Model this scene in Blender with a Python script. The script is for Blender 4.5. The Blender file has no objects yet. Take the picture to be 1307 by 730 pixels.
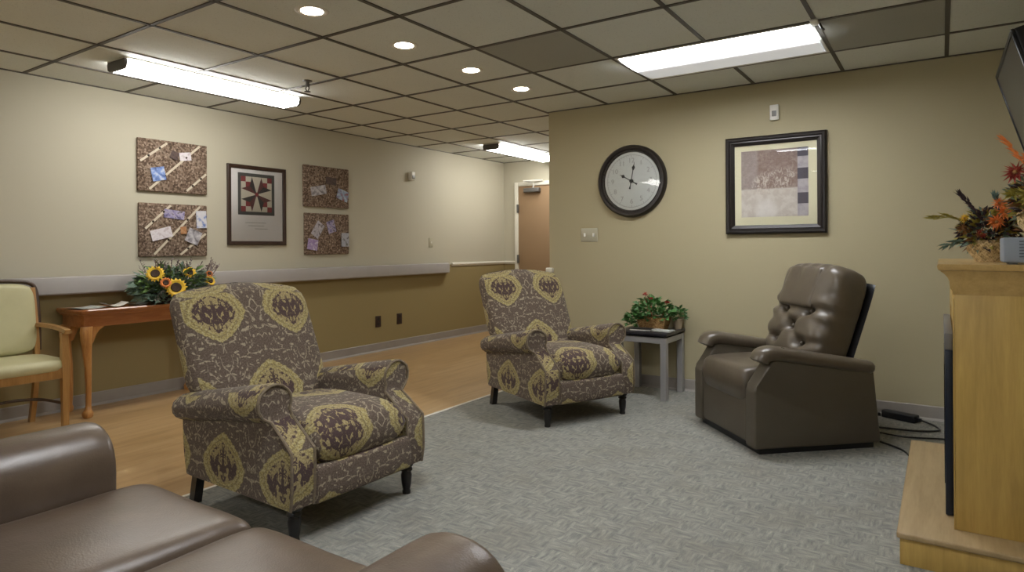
import bpy, bmesh, math, random
from mathutils import Vector, Matrix, Euler
S = bpy.context.scene
COL = S.collection
PI = math.pi
sin, cos = math.sin, math.cos
random.seed(7)

# ------------------------------------------------------------------ objects
def link(o, parent=None):
    COL.objects.link(o)
    if parent is not None: o.parent = parent
    return o
def obj(name, bm, mat, parent=None, smooth=40, loc=None, rot=None):
    me = bpy.data.meshes.new(name)
    bmesh.ops.recalc_face_normals(bm, faces=bm.faces[:])
    bm.to_mesh(me); bm.free()
    for m in (mat if isinstance(mat, (list, tuple)) else [mat]): me.materials.append(m)
    if smooth:
        me.polygons.foreach_set('use_smooth', [True]*len(me.polygons))
        me.set_sharp_from_angle(angle=math.radians(smooth))
    o = bpy.data.objects.new(name, me); link(o, parent)
    if loc is not None: o.location = loc
    if rot is not None: o.rotation_euler = rot
    return o
def tag(o, label, cat, group=None):
    o['label'] = label; o['category'] = cat
    if group: o['group'] = group
    return o
def thing(name, label, cat, loc=(0,0,0), rz=0, group=None, rot=None):
    o = bpy.data.objects.new(name, None); o.empty_display_size = .1
    o.location = loc; o.rotation_euler = rot if rot else (0,0,rz)
    link(o); return tag(o, label, cat, group)
def struct(name, bm, mat, parent=None, smooth=40):
    o = obj(name, bm, mat, parent, smooth); o['kind'] = 'structure'; return o
def copy_tree(o, parent=None):
    c = o.copy(); link(c, parent)
    for ch in list(o.children): copy_tree(ch, c)
    return c

# ------------------------------------------------------------------ shapes
def BM(): return bmesh.new()
def box(bm, a, b, bev=0, seg=2, mi=0, M=None):
    r = bmesh.ops.create_cube(bm, size=1)
    vs = r['verts']; c = [(a[i]+b[i])/2 for i in range(3)]; d = [abs(b[i]-a[i]) for i in range(3)]
    for v in vs: v.co = Vector((c[0]+v.co.x*d[0], c[1]+v.co.y*d[1], c[2]+v.co.z*d[2]))
    fs = set(f for v in vs for f in v.link_faces)
    for f in fs: f.material_index = mi
    if bev:
        es = list(set(e for v in vs for e in v.link_edges))
        rb = bmesh.ops.bevel(bm, geom=es, offset=bev, segments=seg, profile=.5, affect='EDGES', clamp_overlap=True)
        vs = list(set(list(rb['verts']) + [v for v in vs if v.is_valid]))
        for f in rb['faces']: f.material_index = mi
    if M is not None:
        for v in vs: v.co = M @ v.co
    return vs
def ringloft(bm, rings, cap0=True, cap1=True, closed=False, mi=0):
    R = [[bm.verts.new(p) for p in r] for r in rings]
    n = len(R[0]); L = len(R)
    for i in range(L if closed else L-1):
        a, b = R[i], R[(i+1) % L]
        for j in range(n):
            f = bm.faces.new((a[j], a[(j+1) % n], b[(j+1) % n], b[j])); f.material_index = mi
    if not closed:
        if cap0: bm.faces.new(R[0][::-1]).material_index = mi
        if cap1: bm.faces.new(R[-1]).material_index = mi
    return R
def lathe(bm, prof, n=24, c=(0,0,0), M=None, mi=0):
    """prof: list of (radius, z)"""
    rings = []
    for r, z in prof:
        ring = []
        for k in range(n):
            a = 2*PI*k/n; p = Vector((c[0]+max(r,1e-4)*cos(a), c[1]+max(r,1e-4)*sin(a), c[2]+z))
            ring.append(M @ p if M is not None else p)
        rings.append(ring)
    ringloft(bm, rings, mi=mi)
def tube(bm, pts, r, n=8, mi=0):
    pts = [Vector(p) for p in pts]; rings = []; up = None
    for i, p in enumerate(pts):
        t = (pts[min(i+1, len(pts)-1)] - pts[max(i-1, 0)]).normalized()
        if up is None:
            up = Vector((0,0,1)) if abs(t.z) < .9 else Vector((1,0,0))
        s = t.cross(up).normalized(); up = s.cross(t).normalized()
        rr = r[i] if isinstance(r, (list, tuple)) else r
        rings.append([p + s*rr*cos(2*PI*k/n) + up*rr*sin(2*PI*k/n) for k in range(n)])
    ringloft(bm, rings, mi=mi)
def smooth_path(pts, k=6):
    P = [Vector(p) for p in pts]; out = []
    for i in range(len(P)-1):
        p0, p1, p2, p3 = P[max(i-1,0)], P[i], P[i+1], P[min(i+2, len(P)-1)]
        for j in range(k):
            t = j/k
            out.append(.5*((2*p1) + (p2-p0)*t + (2*p0-5*p1+4*p2-p3)*t*t + (3*p1-p0-3*p2+p3)*t**3))
    out.append(P[-1]); return out
def prism(bm, pts, axis, a, b, bev=0, seg=2, mi=0):
    """extrude the 2-D outline pts along an axis ('x','y','z') from a to b"""
    def P(p, t):
        return {'x': (t, p[0], p[1]), 'y': (p[0], t, p[1]), 'z': (p[0], p[1], t)}[axis]
    A = [bm.verts.new(P(p, a)) for p in pts]; B = [bm.verts.new(P(p, b)) for p in pts]; n = len(pts)
    fs = [bm.faces.new(A[::-1]), bm.faces.new(B)]
    for j in range(n): fs.append(bm.faces.new((A[j], A[(j+1) % n], B[(j+1) % n], B[j])))
    for f in fs: f.material_index = mi
    if bev:
        es = list(set(e for f in fs for e in f.edges))
        rb = bmesh.ops.bevel(bm, geom=es, offset=bev, segments=seg, profile=.5, affect='EDGES', clamp_overlap=True)
        for f in rb['faces']: f.material_index = mi
def cushion(bm, w, h, t, M=None, n=22, p=5.0, q=.42, k=.10, front=None, back=1.0, flatb=False):
    """puffed pad in the local XY plane (w by h), thickness t along Z, rounded corners; front(u,v) adds height"""
    g = {}
    us = [sin(PI/2*(2*i/n-1))*.45 + (2*i/n-1)*.55 for i in range(n+1)]
    def xy(u, v):
        return (w/2*u*(1-k*abs(v)**4*abs(u)), h/2*v*(1-k*abs(u)**4*abs(v)))
    def mk(s, i, j):
        edge = i in (0, n) or j in (0, n)
        key = (0 if edge else s, i, j)
        if key not in g:
            u, v = us[i], us[j]; x, y = xy(u, v)
            e = (max(0, 1-abs(u)**p)*max(0, 1-abs(v)**p))**q
            z = (t/2*e*s if s > 0 else -t/2*e*back)
            if s > 0 and front and not edge: z += front(u, v)*min(1, e*1.4)
            if edge: z = 0
            co = Vector((x, y, z)); g[key] = bm.verts.new(M @ co if M is not None else co)
        return g[key]
    for s in (1, -1):
        for i in range(n):
            for j in range(n):
                q4 = [mk(s,i,j), mk(s,i+1,j), mk(s,i+1,j+1), mk(s,i,j+1)]
                if s < 0: q4 = q4[::-1]
                try: bm.faces.new(q4)
                except ValueError: pass
def boxuv(bm, off=(0,0), scale=1.0, side=None):
    bm.normal_update(); uv = bm.loops.layers.uv.verify(); so = side or off
    for f in bm.faces:
        n = f.normal; ax = max(range(3), key=lambda i: abs(n[i]))
        for l in f.loops:
            c = l.vert.co
            if ax == 0: p = (c.y+off[0], c.z+off[1])
            elif ax == 1: p = (c.x+so[0], c.z+so[1])
            else: p = (c.y+off[0], c.x+off[1])
            l[uv].uv = (p[0]*scale, p[1]*scale)
def leaf(bm, p, d, ln, wd, droop=.3, mi=0, fold=.25):
    d = Vector(d).normalized(); s = d.cross(Vector((0,0,1)))
    if s.length < .1: s = Vector((1,0,0))
    s.normalize(); u = s.cross(d).normalized()
    a = random.uniform(-.9,.9); s, u = s*cos(a)+u*sin(a), u*cos(a)-s*sin(a)
    p = Vector(p); m = p + d*ln*.45 - u*droop*ln*.05; e = p + d*ln - u*droop*ln*.4
    vs = [bm.verts.new(x) for x in (p, m+s*wd/2+u*fold*wd, m, m-s*wd/2+u*fold*wd, e)]
    for f in ((0,1,2),(0,2,3),(1,4,2),(2,4,3)):
        bm.faces.new([vs[i] for i in f]).material_index = mi

# ------------------------------------------------------------------ materials
class N:
    def __init__(s, t, k): s.t, s.k = t, k
def mat(name, col=(.5,.5,.5), rough=.6, metal=0, spec=.5, coat=0, sheen=0):
    m = bpy.data.materials.new(name); m.use_nodes = True
    b = m.node_tree.nodes['Principled BSDF']
    b.inputs['Base Color'].default_value = (*col, 1); b.inputs['Roughness'].default_value = rough
    b.inputs['Metallic'].default_value = metal; b.inputs['Specular IOR Level'].default_value = spec
    b.inputs['Coat Weight'].default_value = coat; b.inputs['Sheen Weight'].default_value = sheen
    return m
class G:
    """tiny node-graph writer"""
    def __init__(s, m): s.m = m; s.t = m.node_tree; s.n = s.t.nodes; s.l = s.t.links; s.b = s.n['Principled BSDF']
    def put(s, v, sock):
        if isinstance(v, bpy.types.NodeSocket): s.l.new(v, sock)
        else:
            try: sock.default_value = v
            except Exception: sock.default_value = (*v, 1) if len(v) == 3 else v
    def math(s, op, a, b=0, c=0, clamp=False):
        n = s.n.new('ShaderNodeMath'); n.operation = op; n.use_clamp = clamp
        for i, v in enumerate((a, b, c)): s.put(v, n.inputs[i])
        return n.outputs[0]
    def coord(s, kind='Object'):
        return s.n.new('ShaderNodeTexCoord').outputs[kind]
    def mapping(s, v, scale=(1,1,1), loc=(0,0,0), rot=(0,0,0)):
        n = s.n.new('ShaderNodeMapping'); s.l.new(v, n.inputs[0])
        n.inputs['Location'].default_value = loc; n.inputs['Rotation'].default_value = rot; n.inputs['Scale'].default_value = scale
        return n.outputs[0]
    def noise(s, v, scale, detail=3, rough=.55, dist=0, out=0):
        n = s.n.new('ShaderNodeTexNoise'); s.l.new(v, n.inputs['Vector'])
        n.inputs['Scale'].default_value = scale; n.inputs['Detail'].default_value = detail
        n.inputs['Roughness'].default_value = rough; n.inputs['Distortion'].default_value = dist
        return n.outputs[out]
    def voro(s, v, scale, feature='F1', out='Distance', rnd=1):
        n = s.n.new('ShaderNodeTexVoronoi'); n.feature = feature; s.l.new(v, n.inputs['Vector'])
        n.inputs['Scale'].default_value = scale; n.inputs['Randomness'].default_value = rnd
        return n.outputs[out]
    def ramp(s, v, stops, mode='LINEAR'):
        n = s.n.new('ShaderNodeValToRGB'); n.color_ramp.interpolation = mode; e = n.color_ramp.elements
        while len(e) < len(stops): e.new(.5)
        for i, (p, c) in enumerate(stops): e[i].position = p; e[i].color = (*c, 1) if len(c) == 3 else c
        s.l.new(v, n.inputs[0]); return n.outputs[0]
    def step(s, v, a, b):
        n = s.n.new('ShaderNodeMapRange'); n.interpolation_type = 'SMOOTHSTEP'
        s.put(v, n.inputs[0]); n.inputs[1].default_value = a; n.inputs[2].default_value = b
        return n.outputs[0]
    def mix(s, f, a, b, blend='MIX'):
        n = s.n.new('ShaderNodeMix'); n.data_type = 'RGBA'; n.blend_type = blend
        s.put(f, n.inputs[0]); s.put(a, n.inputs[6]); s.put(b, n.inputs[7]); return n.outputs[2]
    def sep(s, v):
        n = s.n.new('ShaderNodeSeparateXYZ'); s.l.new(v, n.inputs[0]); return n.outputs
    def comb(s, x, y, z=0):
        n = s.n.new('ShaderNodeCombineXYZ')
        for i, v in enumerate((x,y,z)): s.put(v, n.inputs[i])
        return n.outputs[0]
    def bump(s, h, strength=.2, dist=.01):
        n = s.n.new('ShaderNodeBump'); n.inputs['Strength'].default_value = strength; n.inputs['Distance'].default_value = dist
        s.l.new(h, n.inputs['Height']); s.l.new(n.outputs[0], s.b.inputs['Normal'])
    def col(s, v): s.put(v, s.b.inputs['Base Color'])
    def rough(s, v): s.put(v, s.b.inputs['Roughness'])

def noisy(name, c1, c2, scale=8, rough=.6, bump=0, bscale=60, stretch=(1,1,1), **kw):
    m = mat(name, c1, rough, **kw); g = G(m); o = g.mapping(g.coord(), stretch)
    g.col(g.ramp(g.noise(o, scale, 4), [(.3, c1), (.7, c2)]))
    if bump: g.bump(g.noise(o, bscale, 2), bump, .004)
    return m
def emis(name, col, strength):
    m = mat(name, col, .5); b = m.node_tree.nodes['Principled BSDF']
    b.inputs['Emission Color'].default_value = (*col, 1); b.inputs['Emission Strength'].default_value = strength
    return m
def wood(name, c1, c2, c3, rough=.35, axis=0, scale=1, coat=.1):
    m = mat(name, c1, rough, coat=coat); g = G(m)
    st = [14, 14, 14]; st[axis] = 1.2
    o = g.mapping(g.coord(), [x*scale for x in st])
    n1 = g.noise(o, 1.6, 5, .6, .6); o2 = g.mapping(g.coord(), [x*scale*5 for x in st]); n2 = g.noise(o2, 2, 2)
    f = g.math('ADD', g.math('MULTIPLY', n1, .75), g.math('MULTIPLY', n2, .25))
    g.col(g.ramp(f, [(.3, c1), (.5, c2), (.7, c3)])); g.bump(n2, .06, .002)
    return m
def leather(name, c1, c2, rough=.36):
    m = mat(name, c1, rough, spec=.55); g = G(m); o = g.coord()
    g.col(g.ramp(g.noise(o, 5, 4, .6), [(.3, c1), (.7, c2)]))
    g.rough(g.math('ADD', rough-.06, g.math('MULTIPLY', g.noise(o, 9, 3), .14)))
    h = g.math('ADD', g.math('MULTIPLY', g.voro(o, 220), .25), g.math('MULTIPLY', g.noise(o, 14, 3), 1.0))
    g.bump(h, .16, .006); return m

def M_fabric():
    m = mat('medallion_fabric', (.1,.08,.06), .85, spec=.2, sheen=.1); g = G(m)
    uv = g.coord('UV'); s = g.sep(uv); P, Q = .42, .72
    jit = g.math('MULTIPLY', g.math('SUBTRACT', g.noise(uv, 45, 2), .5), .09)
    def cell(du, dv, flip):
        u = g.math('MULTIPLY', g.math('SUBTRACT', g.math('FRACT', g.math('ADD', g.math('DIVIDE', s[0], P), .5+du)), .5), P)
        v = g.math('MULTIPLY', g.math('SUBTRACT', g.math('FRACT', g.math('ADD', g.math('DIVIDE', s[1], Q), .5+dv)), .5), Q*flip)
        a = g.math('ABSOLUTE', u)
        r = g.math('SQRT', g.math('ADD', g.math('POWER', g.math('DIVIDE', a, .160), 2), g.math('POWER', g.math('DIVIDE', v, .132), 2)))
        d = g.math('ADD', r, g.math('MULTIPLY', g.math('MULTIPLY', a, g.math('MAXIMUM', v, 0)), 26))
        d = g.math('ADD', d, g.math('MULTIPLY', g.math('SINE', g.math('MULTIPLY', g.math('ARCTAN2', v, u), 22)), .016))
        return g.math('ADD', d, jit), r, a, v
    dA, rA, aA, vA = cell(0, 0, -1); dB, rB, aB, vB = cell(.5, .5, 1)
    isA = g.math('LESS_THAN', dA, dB); d = g.math('MINIMUM', dA, dB)
    def pick(a, b): return g.math('ADD', g.math('MULTIPLY', a, isA), g.math('MULTIPLY', b, g.math('SUBTRACT', 1, isA)))
    r, a, v = pick(rA, rB), pick(aA, aB), pick(vA, vB)
    mir = g.comb(a, v, g.math('MULTIPLY', isA, 3.0))                # mirrored about the medallion's axis, as woven damask is
    fleck = g.noise(uv, 150, 2)
    ground = g.mix(g.step(fleck, .35, .7), (.092,.067,.052), (.160,.122,.094))
    wv = g.n.new('ShaderNodeVectorMath'); wv.operation = 'ADD'; g.l.new(mir, wv.inputs[0])
    ns = g.n.new('ShaderNodeVectorMath'); ns.operation = 'SCALE'; g.l.new(g.noise(mir, 11, 2, out=1), ns.inputs[0]); ns.inputs['Scale'].default_value = .11
    g.l.new(ns.outputs[0], wv.inputs[1]); w = wv.outputs[0]
    vine = g.math('SUBTRACT', 1, g.step(g.voro(w, 12, 'DISTANCE_TO_EDGE'), .015, .045))
    vine = g.math('MULTIPLY', vine, g.step(g.noise(mir, 26, 2), .42, .54))
    sp = g.math('SUBTRACT', 1, g.step(g.voro(g.mapping(w, (1,1.9,1), rot=(0,0,.7)), 22), .22, .31))
    sp = g.math('MULTIPLY', sp, g.step(g.noise(mir, 17, 1), .41, .48))
    sp2 = g.math('SUBTRACT', 1, g.step(g.voro(g.mapping(w, (1.8,1,1), rot=(0,0,-.5)), 27), .19, .28))
    sp2 = g.math('MULTIPLY', sp2, g.step(g.noise(g.mapping(mir, loc=(3,1,0)), 15, 1), .42, .50))
    pale = g.math('MULTIPLY', g.math('MAXIMUM', g.math('MAXIMUM', vine, sp), sp2), g.step(fleck, .25, .5))
    c = g.mix(g.math('MULTIPLY', pale, .72), ground, (.43,.365,.26))
    yel = g.mix(g.step(fleck, .38, .62), (.22,.17,.07), (.43,.355,.155))
    yel = g.mix(g.math('MULTIPLY', g.step(g.noise(mir, 70, 2), .5, .6), .5), yel, (.50,.44,.26))
    c = g.mix(g.math('SUBTRACT', 1, g.step(d, .96, 1.01)), c, yel)
    l1 = g.math('MULTIPLY', g.step(d, .74, .77), g.math('SUBTRACT', 1, g.step(d, .79, .83)))
    c = g.mix(g.math('MULTIPLY', l1, .45), c, (.11,.08,.05))
    inner = g.math('SUBTRACT', 1, g.step(d, .64, .70))
    c = g.mix(inner, c, g.mix(g.step(fleck, .4, .65), (.27,.21,.10), (.38,.31,.16)))
    mo = g.math('ADD', g.noise(g.mapping(mir, (1,.8,1)), 34, 2, .6, 1.0), g.math('MULTIPLY', r, -.16))
    mot = g.math('MULTIPLY', g.math('MULTIPLY', g.step(mo, .395, .43), g.math('SUBTRACT', 1, g.step(d, .62, .67))), g.math('SUBTRACT', 1, g.math('MULTIPLY', g.step(fleck, .55, .75), .35)))
    c = g.mix(mot, c, (.072,.045,.044))
    stem = g.math('MULTIPLY', g.math('LESS_THAN', a, .006), g.math('LESS_THAN', r, .5)); c = g.mix(g.math('MULTIPLY', stem, .7), c, (.07,.045,.04))
    g.col(c); g.bump(g.noise(uv, 260, 2), .25, .003)
    return m
def M_carpet():
    m = mat('grey_carpet', (.2,.2,.19), .95, spec=.1); g = G(m); o = g.coord()
    o = g.mapping(o, rot=(0,0,.0))
    chk = g.n.new('ShaderNodeTexChecker'); g.l.new(o, chk.inputs[0]); chk.inputs['Scale'].default_value = 11
    ns1 = g.noise(g.mapping(o, (13,62,1)), 1, 3, .6); ns2 = g.noise(g.mapping(o, (62,13,1)), 1, 3, .6)
    soft = g.math('GREATER_THAN', g.math('ADD', g.math('MULTIPLY', chk.outputs[1], .35), g.noise(o, 9, 2)), .66)
    f = g.math('ADD', g.math('MULTIPLY', ns1, soft), g.math('MULTIPLY', ns2, g.math('SUBTRACT', 1, soft)))
    tw = g.noise(o, 320, 1)
    f = g.math('ADD', g.math('MULTIPLY', f, .8), g.math('MULTIPLY', tw, .2))
    c = g.ramp(f, [(.30,(.165,.165,.158)), (.44,(.23,.229,.214)), (.54,(.282,.277,.247)), (.70,(.385,.37,.315))])
    c = g.mix(g.math('MULTIPLY', g.step(g.noise(o, 3, 3), .45, .7), .3), c, (.20,.185,.155))
    g.col(c); g.bump(g.math('ADD', f, tw), .35, .005); return m
def M_floorwood():
    m = mat('laminate_floor', (.3,.18,.09), .33, spec=.45); g = G(m); o = g.coord()
    br = g.n.new('ShaderNodeTexBrick'); g.l.new(g.mapping(o, rot=(0,0,PI/2)), br.inputs[0])
    br.inputs['Scale'].default_value = 1; br.inputs['Brick Width'].default_value = 1.1; br.inputs['Row Height'].default_value = .19
    br.inputs['Mortar Size'].default_value = .0012; br.offset = .37
    br.inputs['Color1'].default_value = (.35,.35,.35,1); br.inputs['Color2'].default_value = (.65,.65,.65,1); br.inputs['Mortar'].default_value = (.25,.25,.25,1)
    n1 = g.noise(g.mapping(o, (9,1.1,1)), 1.4, 5, .6, .8); n2 = g.noise(g.mapping(o, (60,4,1)), 1, 2)
    s = g.sep(br.outputs[0])
    f = g.math('ADD', g.math('ADD', g.math('MULTIPLY', n1, .62), g.math('MULTIPLY', n2, .18)), g.math('MULTIPLY', s[0], .2))
    g.col(g.ramp(f, [(.32,(.33,.20,.085)), (.5,(.44,.283,.132)), (.68,(.53,.37,.195))]))
    g.rough(g.math('ADD', .27, g.math('MULTIPLY', n1, .14))); return m
def M_paint(name, c, var=.06):
    m = mat(name, c, .62, spec=.3); g = G(m); o = g.coord()
    g.col(g.mix(g.math('MULTIPLY', g.noise(o, 1.3, 3), var*2), c, [x*.85 for x in c]))
    g.bump(g.noise(o, 130, 2), .05, .003); return m
def M_tile(name, c):
    m = mat(name, c, .9, spec=.15); g = G(m); o = g.coord()
    f = g.noise(o, 2.2, 3); fine = g.noise(o, 110, 2)
    a = g.mix(g.math('MULTIPLY', f, .5), c, [x*.82 for x in c])
    g.col(g.mix(g.math('MULTIPLY', g.step(fine, .60, .70), .35), a, [x*.55 for x in c])); g.bump(fine, .25, .004); return m
def M_glass():
    m = bpy.data.materials.new('clear_glass'); m.use_nodes = True; t = m.node_tree; n = t.nodes; n.clear()
    o = n.new('ShaderNodeOutputMaterial'); mx = n.new('ShaderNodeMixShader'); tr = n.new('ShaderNodeBsdfTransparent')
    gl = n.new('ShaderNodeBsdfGlossy'); gl.inputs['Roughness'].default_value = .02; fr = n.new('ShaderNodeFresnel'); fr.inputs[0].default_value = 1.32
    t.links.new(fr.outputs[0], mx.inputs[0]); t.links.new(tr.outputs[0], mx.inputs[1]); t.links.new(gl.outputs[0], mx.inputs[2]); t.links.new(mx.outputs[0], o.inputs[0])
    return m
def M_wicker(name, c1, c2, s=70):
    m = mat(name, c1, .7); g = G(m); o = g.coord()
    a = g.sep(o); th = g.math('ARCTAN2', a[1], a[0])
    w = g.math('SINE', g.math('ADD', g.math('MULTIPLY', a[2], 420), g.math('MULTIPLY', g.math('SINE', g.math('MULTIPLY', th, 26)), 2.4)))
    f = g.math('ADD', g.math('MULTIPLY', w, .09), g.noise(o, s, 2))
    g.col(g.ramp(f, [(.25, [x*.45 for x in c1]), (.45, c1), (.7, c2)])); g.bump(f, .7, .006); return m
def M_cork(name):
    m = mat(name, (.2,.13,.08), .9, spec=.15); g = G(m); o = g.coord()
    v = g.voro(g.mapping(o), 75, out='Color'); sv = g.sep(v); n = g.noise(o, 110, 3, .7)
    f = g.math('ADD', g.math('MULTIPLY', n, .6), g.math('MULTIPLY', sv[0], .4))
    g.col(g.ramp(f, [(.28,(.075,.05,.036)), (.45,(.16,.11,.08)), (.6,(.25,.18,.135)), (.76,(.42,.33,.26))])); return m
def M_snap(name, cs, scale=26):
    m = mat(name, cs[0], .4); g = G(m); o = g.coord()
    k = len(cs); f = g.noise(o, scale, 2, .6)
    g.col(g.ramp(f, [(.30+.4*i/(k-1), c) for i, c in enumerate(cs)])); return m

M = {}
M['fabric'] = M_fabric()
M['piping'] = noisy('piping_cord', (.13,.10,.07), (.22,.17,.11), 60, .8)
M['black_wood'] = mat('black_lacquer_wood', (.012,.010,.010), .3)
M['carpet'] = M_carpet(); M['floor'] = M_floorwood()
M['cream'] = M_paint('cream_paint', (.52,.487,.385)); M['tan'] = M_paint('tan_paint', (.44,.385,.245)); M['brown'] = M_paint('olive_brown_paint', (.30,.235,.11))
M['tile'] = M_tile('ceiling_tile', (.77,.80,.77)); M['darktile'] = M_tile('dark_ceiling_tile', (.42,.42,.38))
M['tbar'] = mat('ceiling_grid_metal', (.085,.075,.065), .55)
M['base'] = noisy('vinyl_cove_base', (.28,.25,.225), (.32,.29,.26), 4, .5)
M['rail'] = noisy('vinyl_handrail', (.37,.35,.34), (.41,.385,.375), 3, .45)
M['white'] = mat('white_plastic', (.78,.76,.70), .4); M['trim'] = mat('white_trim_paint', (.74,.71,.62), .45)
M['beige_plastic'] = mat('beige_plastic', (.46,.43,.32), .4)
M['darkplate'] = mat('dark_brown_plastic', (.035,.018,.015), .35)
M['leather'] = leather('sofa_leather', (.072,.049,.034), (.112,.079,.055), .33)
M['rec'] = leather('recliner_leather', (.083,.066,.046), (.115,.092,.066), .30)
M['recpanel'] = leather('recliner_vinyl', (.084,.070,.049), (.096,.080,.058), .48)
M['oak'] = wood('golden_oak', (.345,.215,.055), (.435,.28,.075), (.52,.345,.10), .4, 2)
M['oak_flat'] = wood('golden_oak_board', (.33,.205,.066), (.41,.265,.092), (.48,.32,.12), .38, 1)
M['hearth'] = wood('worn_oak_hearth', (.27,.185,.085), (.34,.24,.12), (.40,.29,.155), .42, 1)
M['cherry'] = wood('cherry_wood', (.20,.062,.018), (.30,.105,.030), (.40,.165,.052), .28, 1, coat=.3)
M['cherryleg'] = wood('cherry_wood_leg', (.34,.14,.04), (.47,.22,.065), (.57,.30,.105), .28, 2, coat=.3)
M['chairwood'] = wood('honey_wood', (.26,.125,.035), (.37,.19,.055), (.46,.26,.09), .35, 2)
M['darkwood'] = wood('dark_wood', (.035,.020,.012), (.06,.034,.02), (.09,.05,.03), .35, 2)
M['vinyl'] = noisy('yellow_green_vinyl', (.52,.49,.285), (.58,.55,.33), 5, .42, .1, 120)
M['silver'] = mat('silver_paint', (.37,.36,.355), .38, .35)
M['blacktop'] = mat('black_table_top', (.018,.016,.02), .28)
M['black'] = mat('black_plastic', (.012,.012,.014), .35); M['screen'] = mat('tv_screen', (.035,.037,.04), .22, spec=.6)
M['navy'] = mat('blue_black_metal', (.012,.018,.032), .3, .3); M['fireglass'] = mat('black_fire_glass', (.008,.010,.015), .08)
M['greymetal'] = mat('grey_metal', (.17,.165,.16), .4, .5)
M['frame'] = mat('dark_bronze_frame', (.022,.017,.016), .3, .2); M['woodframe'] = wood('espresso_frame', (.022,.010,.007), (.036,.017,.011), (.05,.024,.015), .35, 2)
M['mat'] = mat('cream_mat_board', (.70,.655,.46), .8); M['mount'] = mat('white_mount_board', (.84,.81,.80), .8)
M['glass'] = M_glass()
M['dial'] = noisy('clock_dial', (.62,.635,.60), (.67,.685,.65), 3, .5)
M['ink'] = mat('grey_ink', (.40,.39,.37), .6); M['hand'] = mat('black_hands', (.008,.008,.008), .4)
M['cork'] = M_cork('mottled_board_fabric'); M['ribbon'] = noisy('cream_ribbon', (.56,.48,.37), (.66,.59,.47), 30, .6); M['ribbon2'] = noisy('brown_ribbon', (.20,.145,.10), (.26,.19,.14), 30, .6)
M['stud'] = mat('bronze_stud', (.05,.035,.025), .4, .5)
M['fluoro'] = emis('fluorescent_lens', (1,.98,.93), 10)
M['troffer'] = emis('troffer_lens', (.95,.97,1), 8)
g = G(M['troffer']); yy = g.sep(g.coord('Generated'))[1]           # lens's view-dependent brightness painted into the emission: near half bright, far half dim
g.put(g.math('ADD', .17, g.math('MULTIPLY', g.math('SUBTRACT', 1, g.step(yy, .10, .56)), 23)), g.b.inputs['Emission Strength'])
M['downlamp'] = emis('warm_downlight', (1,.88,.69), 20)
M['cap'] = mat('fixture_end_cap', (.10,.095,.09), .5); M['fixwhite'] = mat('fixture_white_metal', (.72,.70,.66), .4)
M['green'] = noisy('green_leaves', (.06,.13,.035), (.23,.36,.12), 22, .5); M['bluegreen'] = noisy('blue_green_leaves', (.06,.11,.085), (.25,.34,.26), 18, .5)
M['ivy'] = noisy('ivy_leaves', (.03,.10,.025), (.11,.27,.07), 25, .45)
M['yellow'] = noisy('yellow_petals', (.72,.42,.02), (.80,.55,.04), 20, .6); M['disc'] = noisy('sunflower_disc', (.02,.010,.006), (.06,.028,.012), 120, .8)
M['orange'] = noisy('orange_petals', (.72,.19,.04), (.85,.32,.09), 30, .6); M['red'] = noisy('dark_red_petals', (.30,.035,.025), (.45,.08,.05), 30, .6)
M['rust'] = noisy('rust_leaves', (.17,.07,.025), (.38,.19,.05), 30, .6); M['olive'] = noisy('olive_leaves', (.20,.18,.03), (.44,.37,.07), 30, .6)
M['mauve'] = noisy('dried_mauve_stems', (.16,.115,.12), (.30,.24,.24), 30, .7); M['dusk'] = noisy('dark_purple_leaves', (.03,.016,.022), (.07,.04,.045), 30, .6)
M['wicker'] = M_wicker('straw_wicker', (.52,.36,.16), (.74,.56,.30)); M['basket'] = M_wicker('brown_basket', (.30,.16,.055), (.45,.28,.11))
M['slate'] = mat('slate_blue_plastic', (.235,.265,.31), .45); M['slate_dark'] = mat('slate_slots', (.10,.115,.14), .5)
M['paper'] = noisy('paper', (.60,.58,.53), (.70,.68,.63), 40, .7); M['greypaper'] = noisy('printed_grey_paper', (.30,.32,.30), (.48,.48,.45), 30, .6)
M['door'] = M_paint('tan_door_paint', (.30,.195,.11))
M['pot'] = noisy('beige_pot', (.33,.25,.17), (.42,.33,.23), 20, .6)

# ------------------------------------------------------------------ camera
CAM = Vector((5.394, 0, 1.184)); F = 823.9; YAW, ROLL, SHY = .587, -.0061, -48.92
cd = bpy.data.cameras.new('camera'); co = bpy.data.objects.new('camera', cd); link(co)
cd.sensor_fit = 'HORIZONTAL'; cd.sensor_width = 36; cd.lens = F/1307*36; cd.shift_y = SHY/1307; cd.clip_start = .02
r0 = Vector((cos(YAW), sin(YAW), 0)); f0 = Vector((-sin(YAW), cos(YAW), 0)); u0 = Vector((0,0,1))
r1 = r0*cos(ROLL)+u0*sin(ROLL); u1 = u0*cos(ROLL)-r0*sin(ROLL)
mw = Matrix((( r1.x,u1.x,-f0.x,CAM.x),(r1.y,u1.y,-f0.y,CAM.y),(r1.z,u1.z,-f0.z,CAM.z),(0,0,0,1)))
co.matrix_world = mw; S.camera = co

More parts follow.
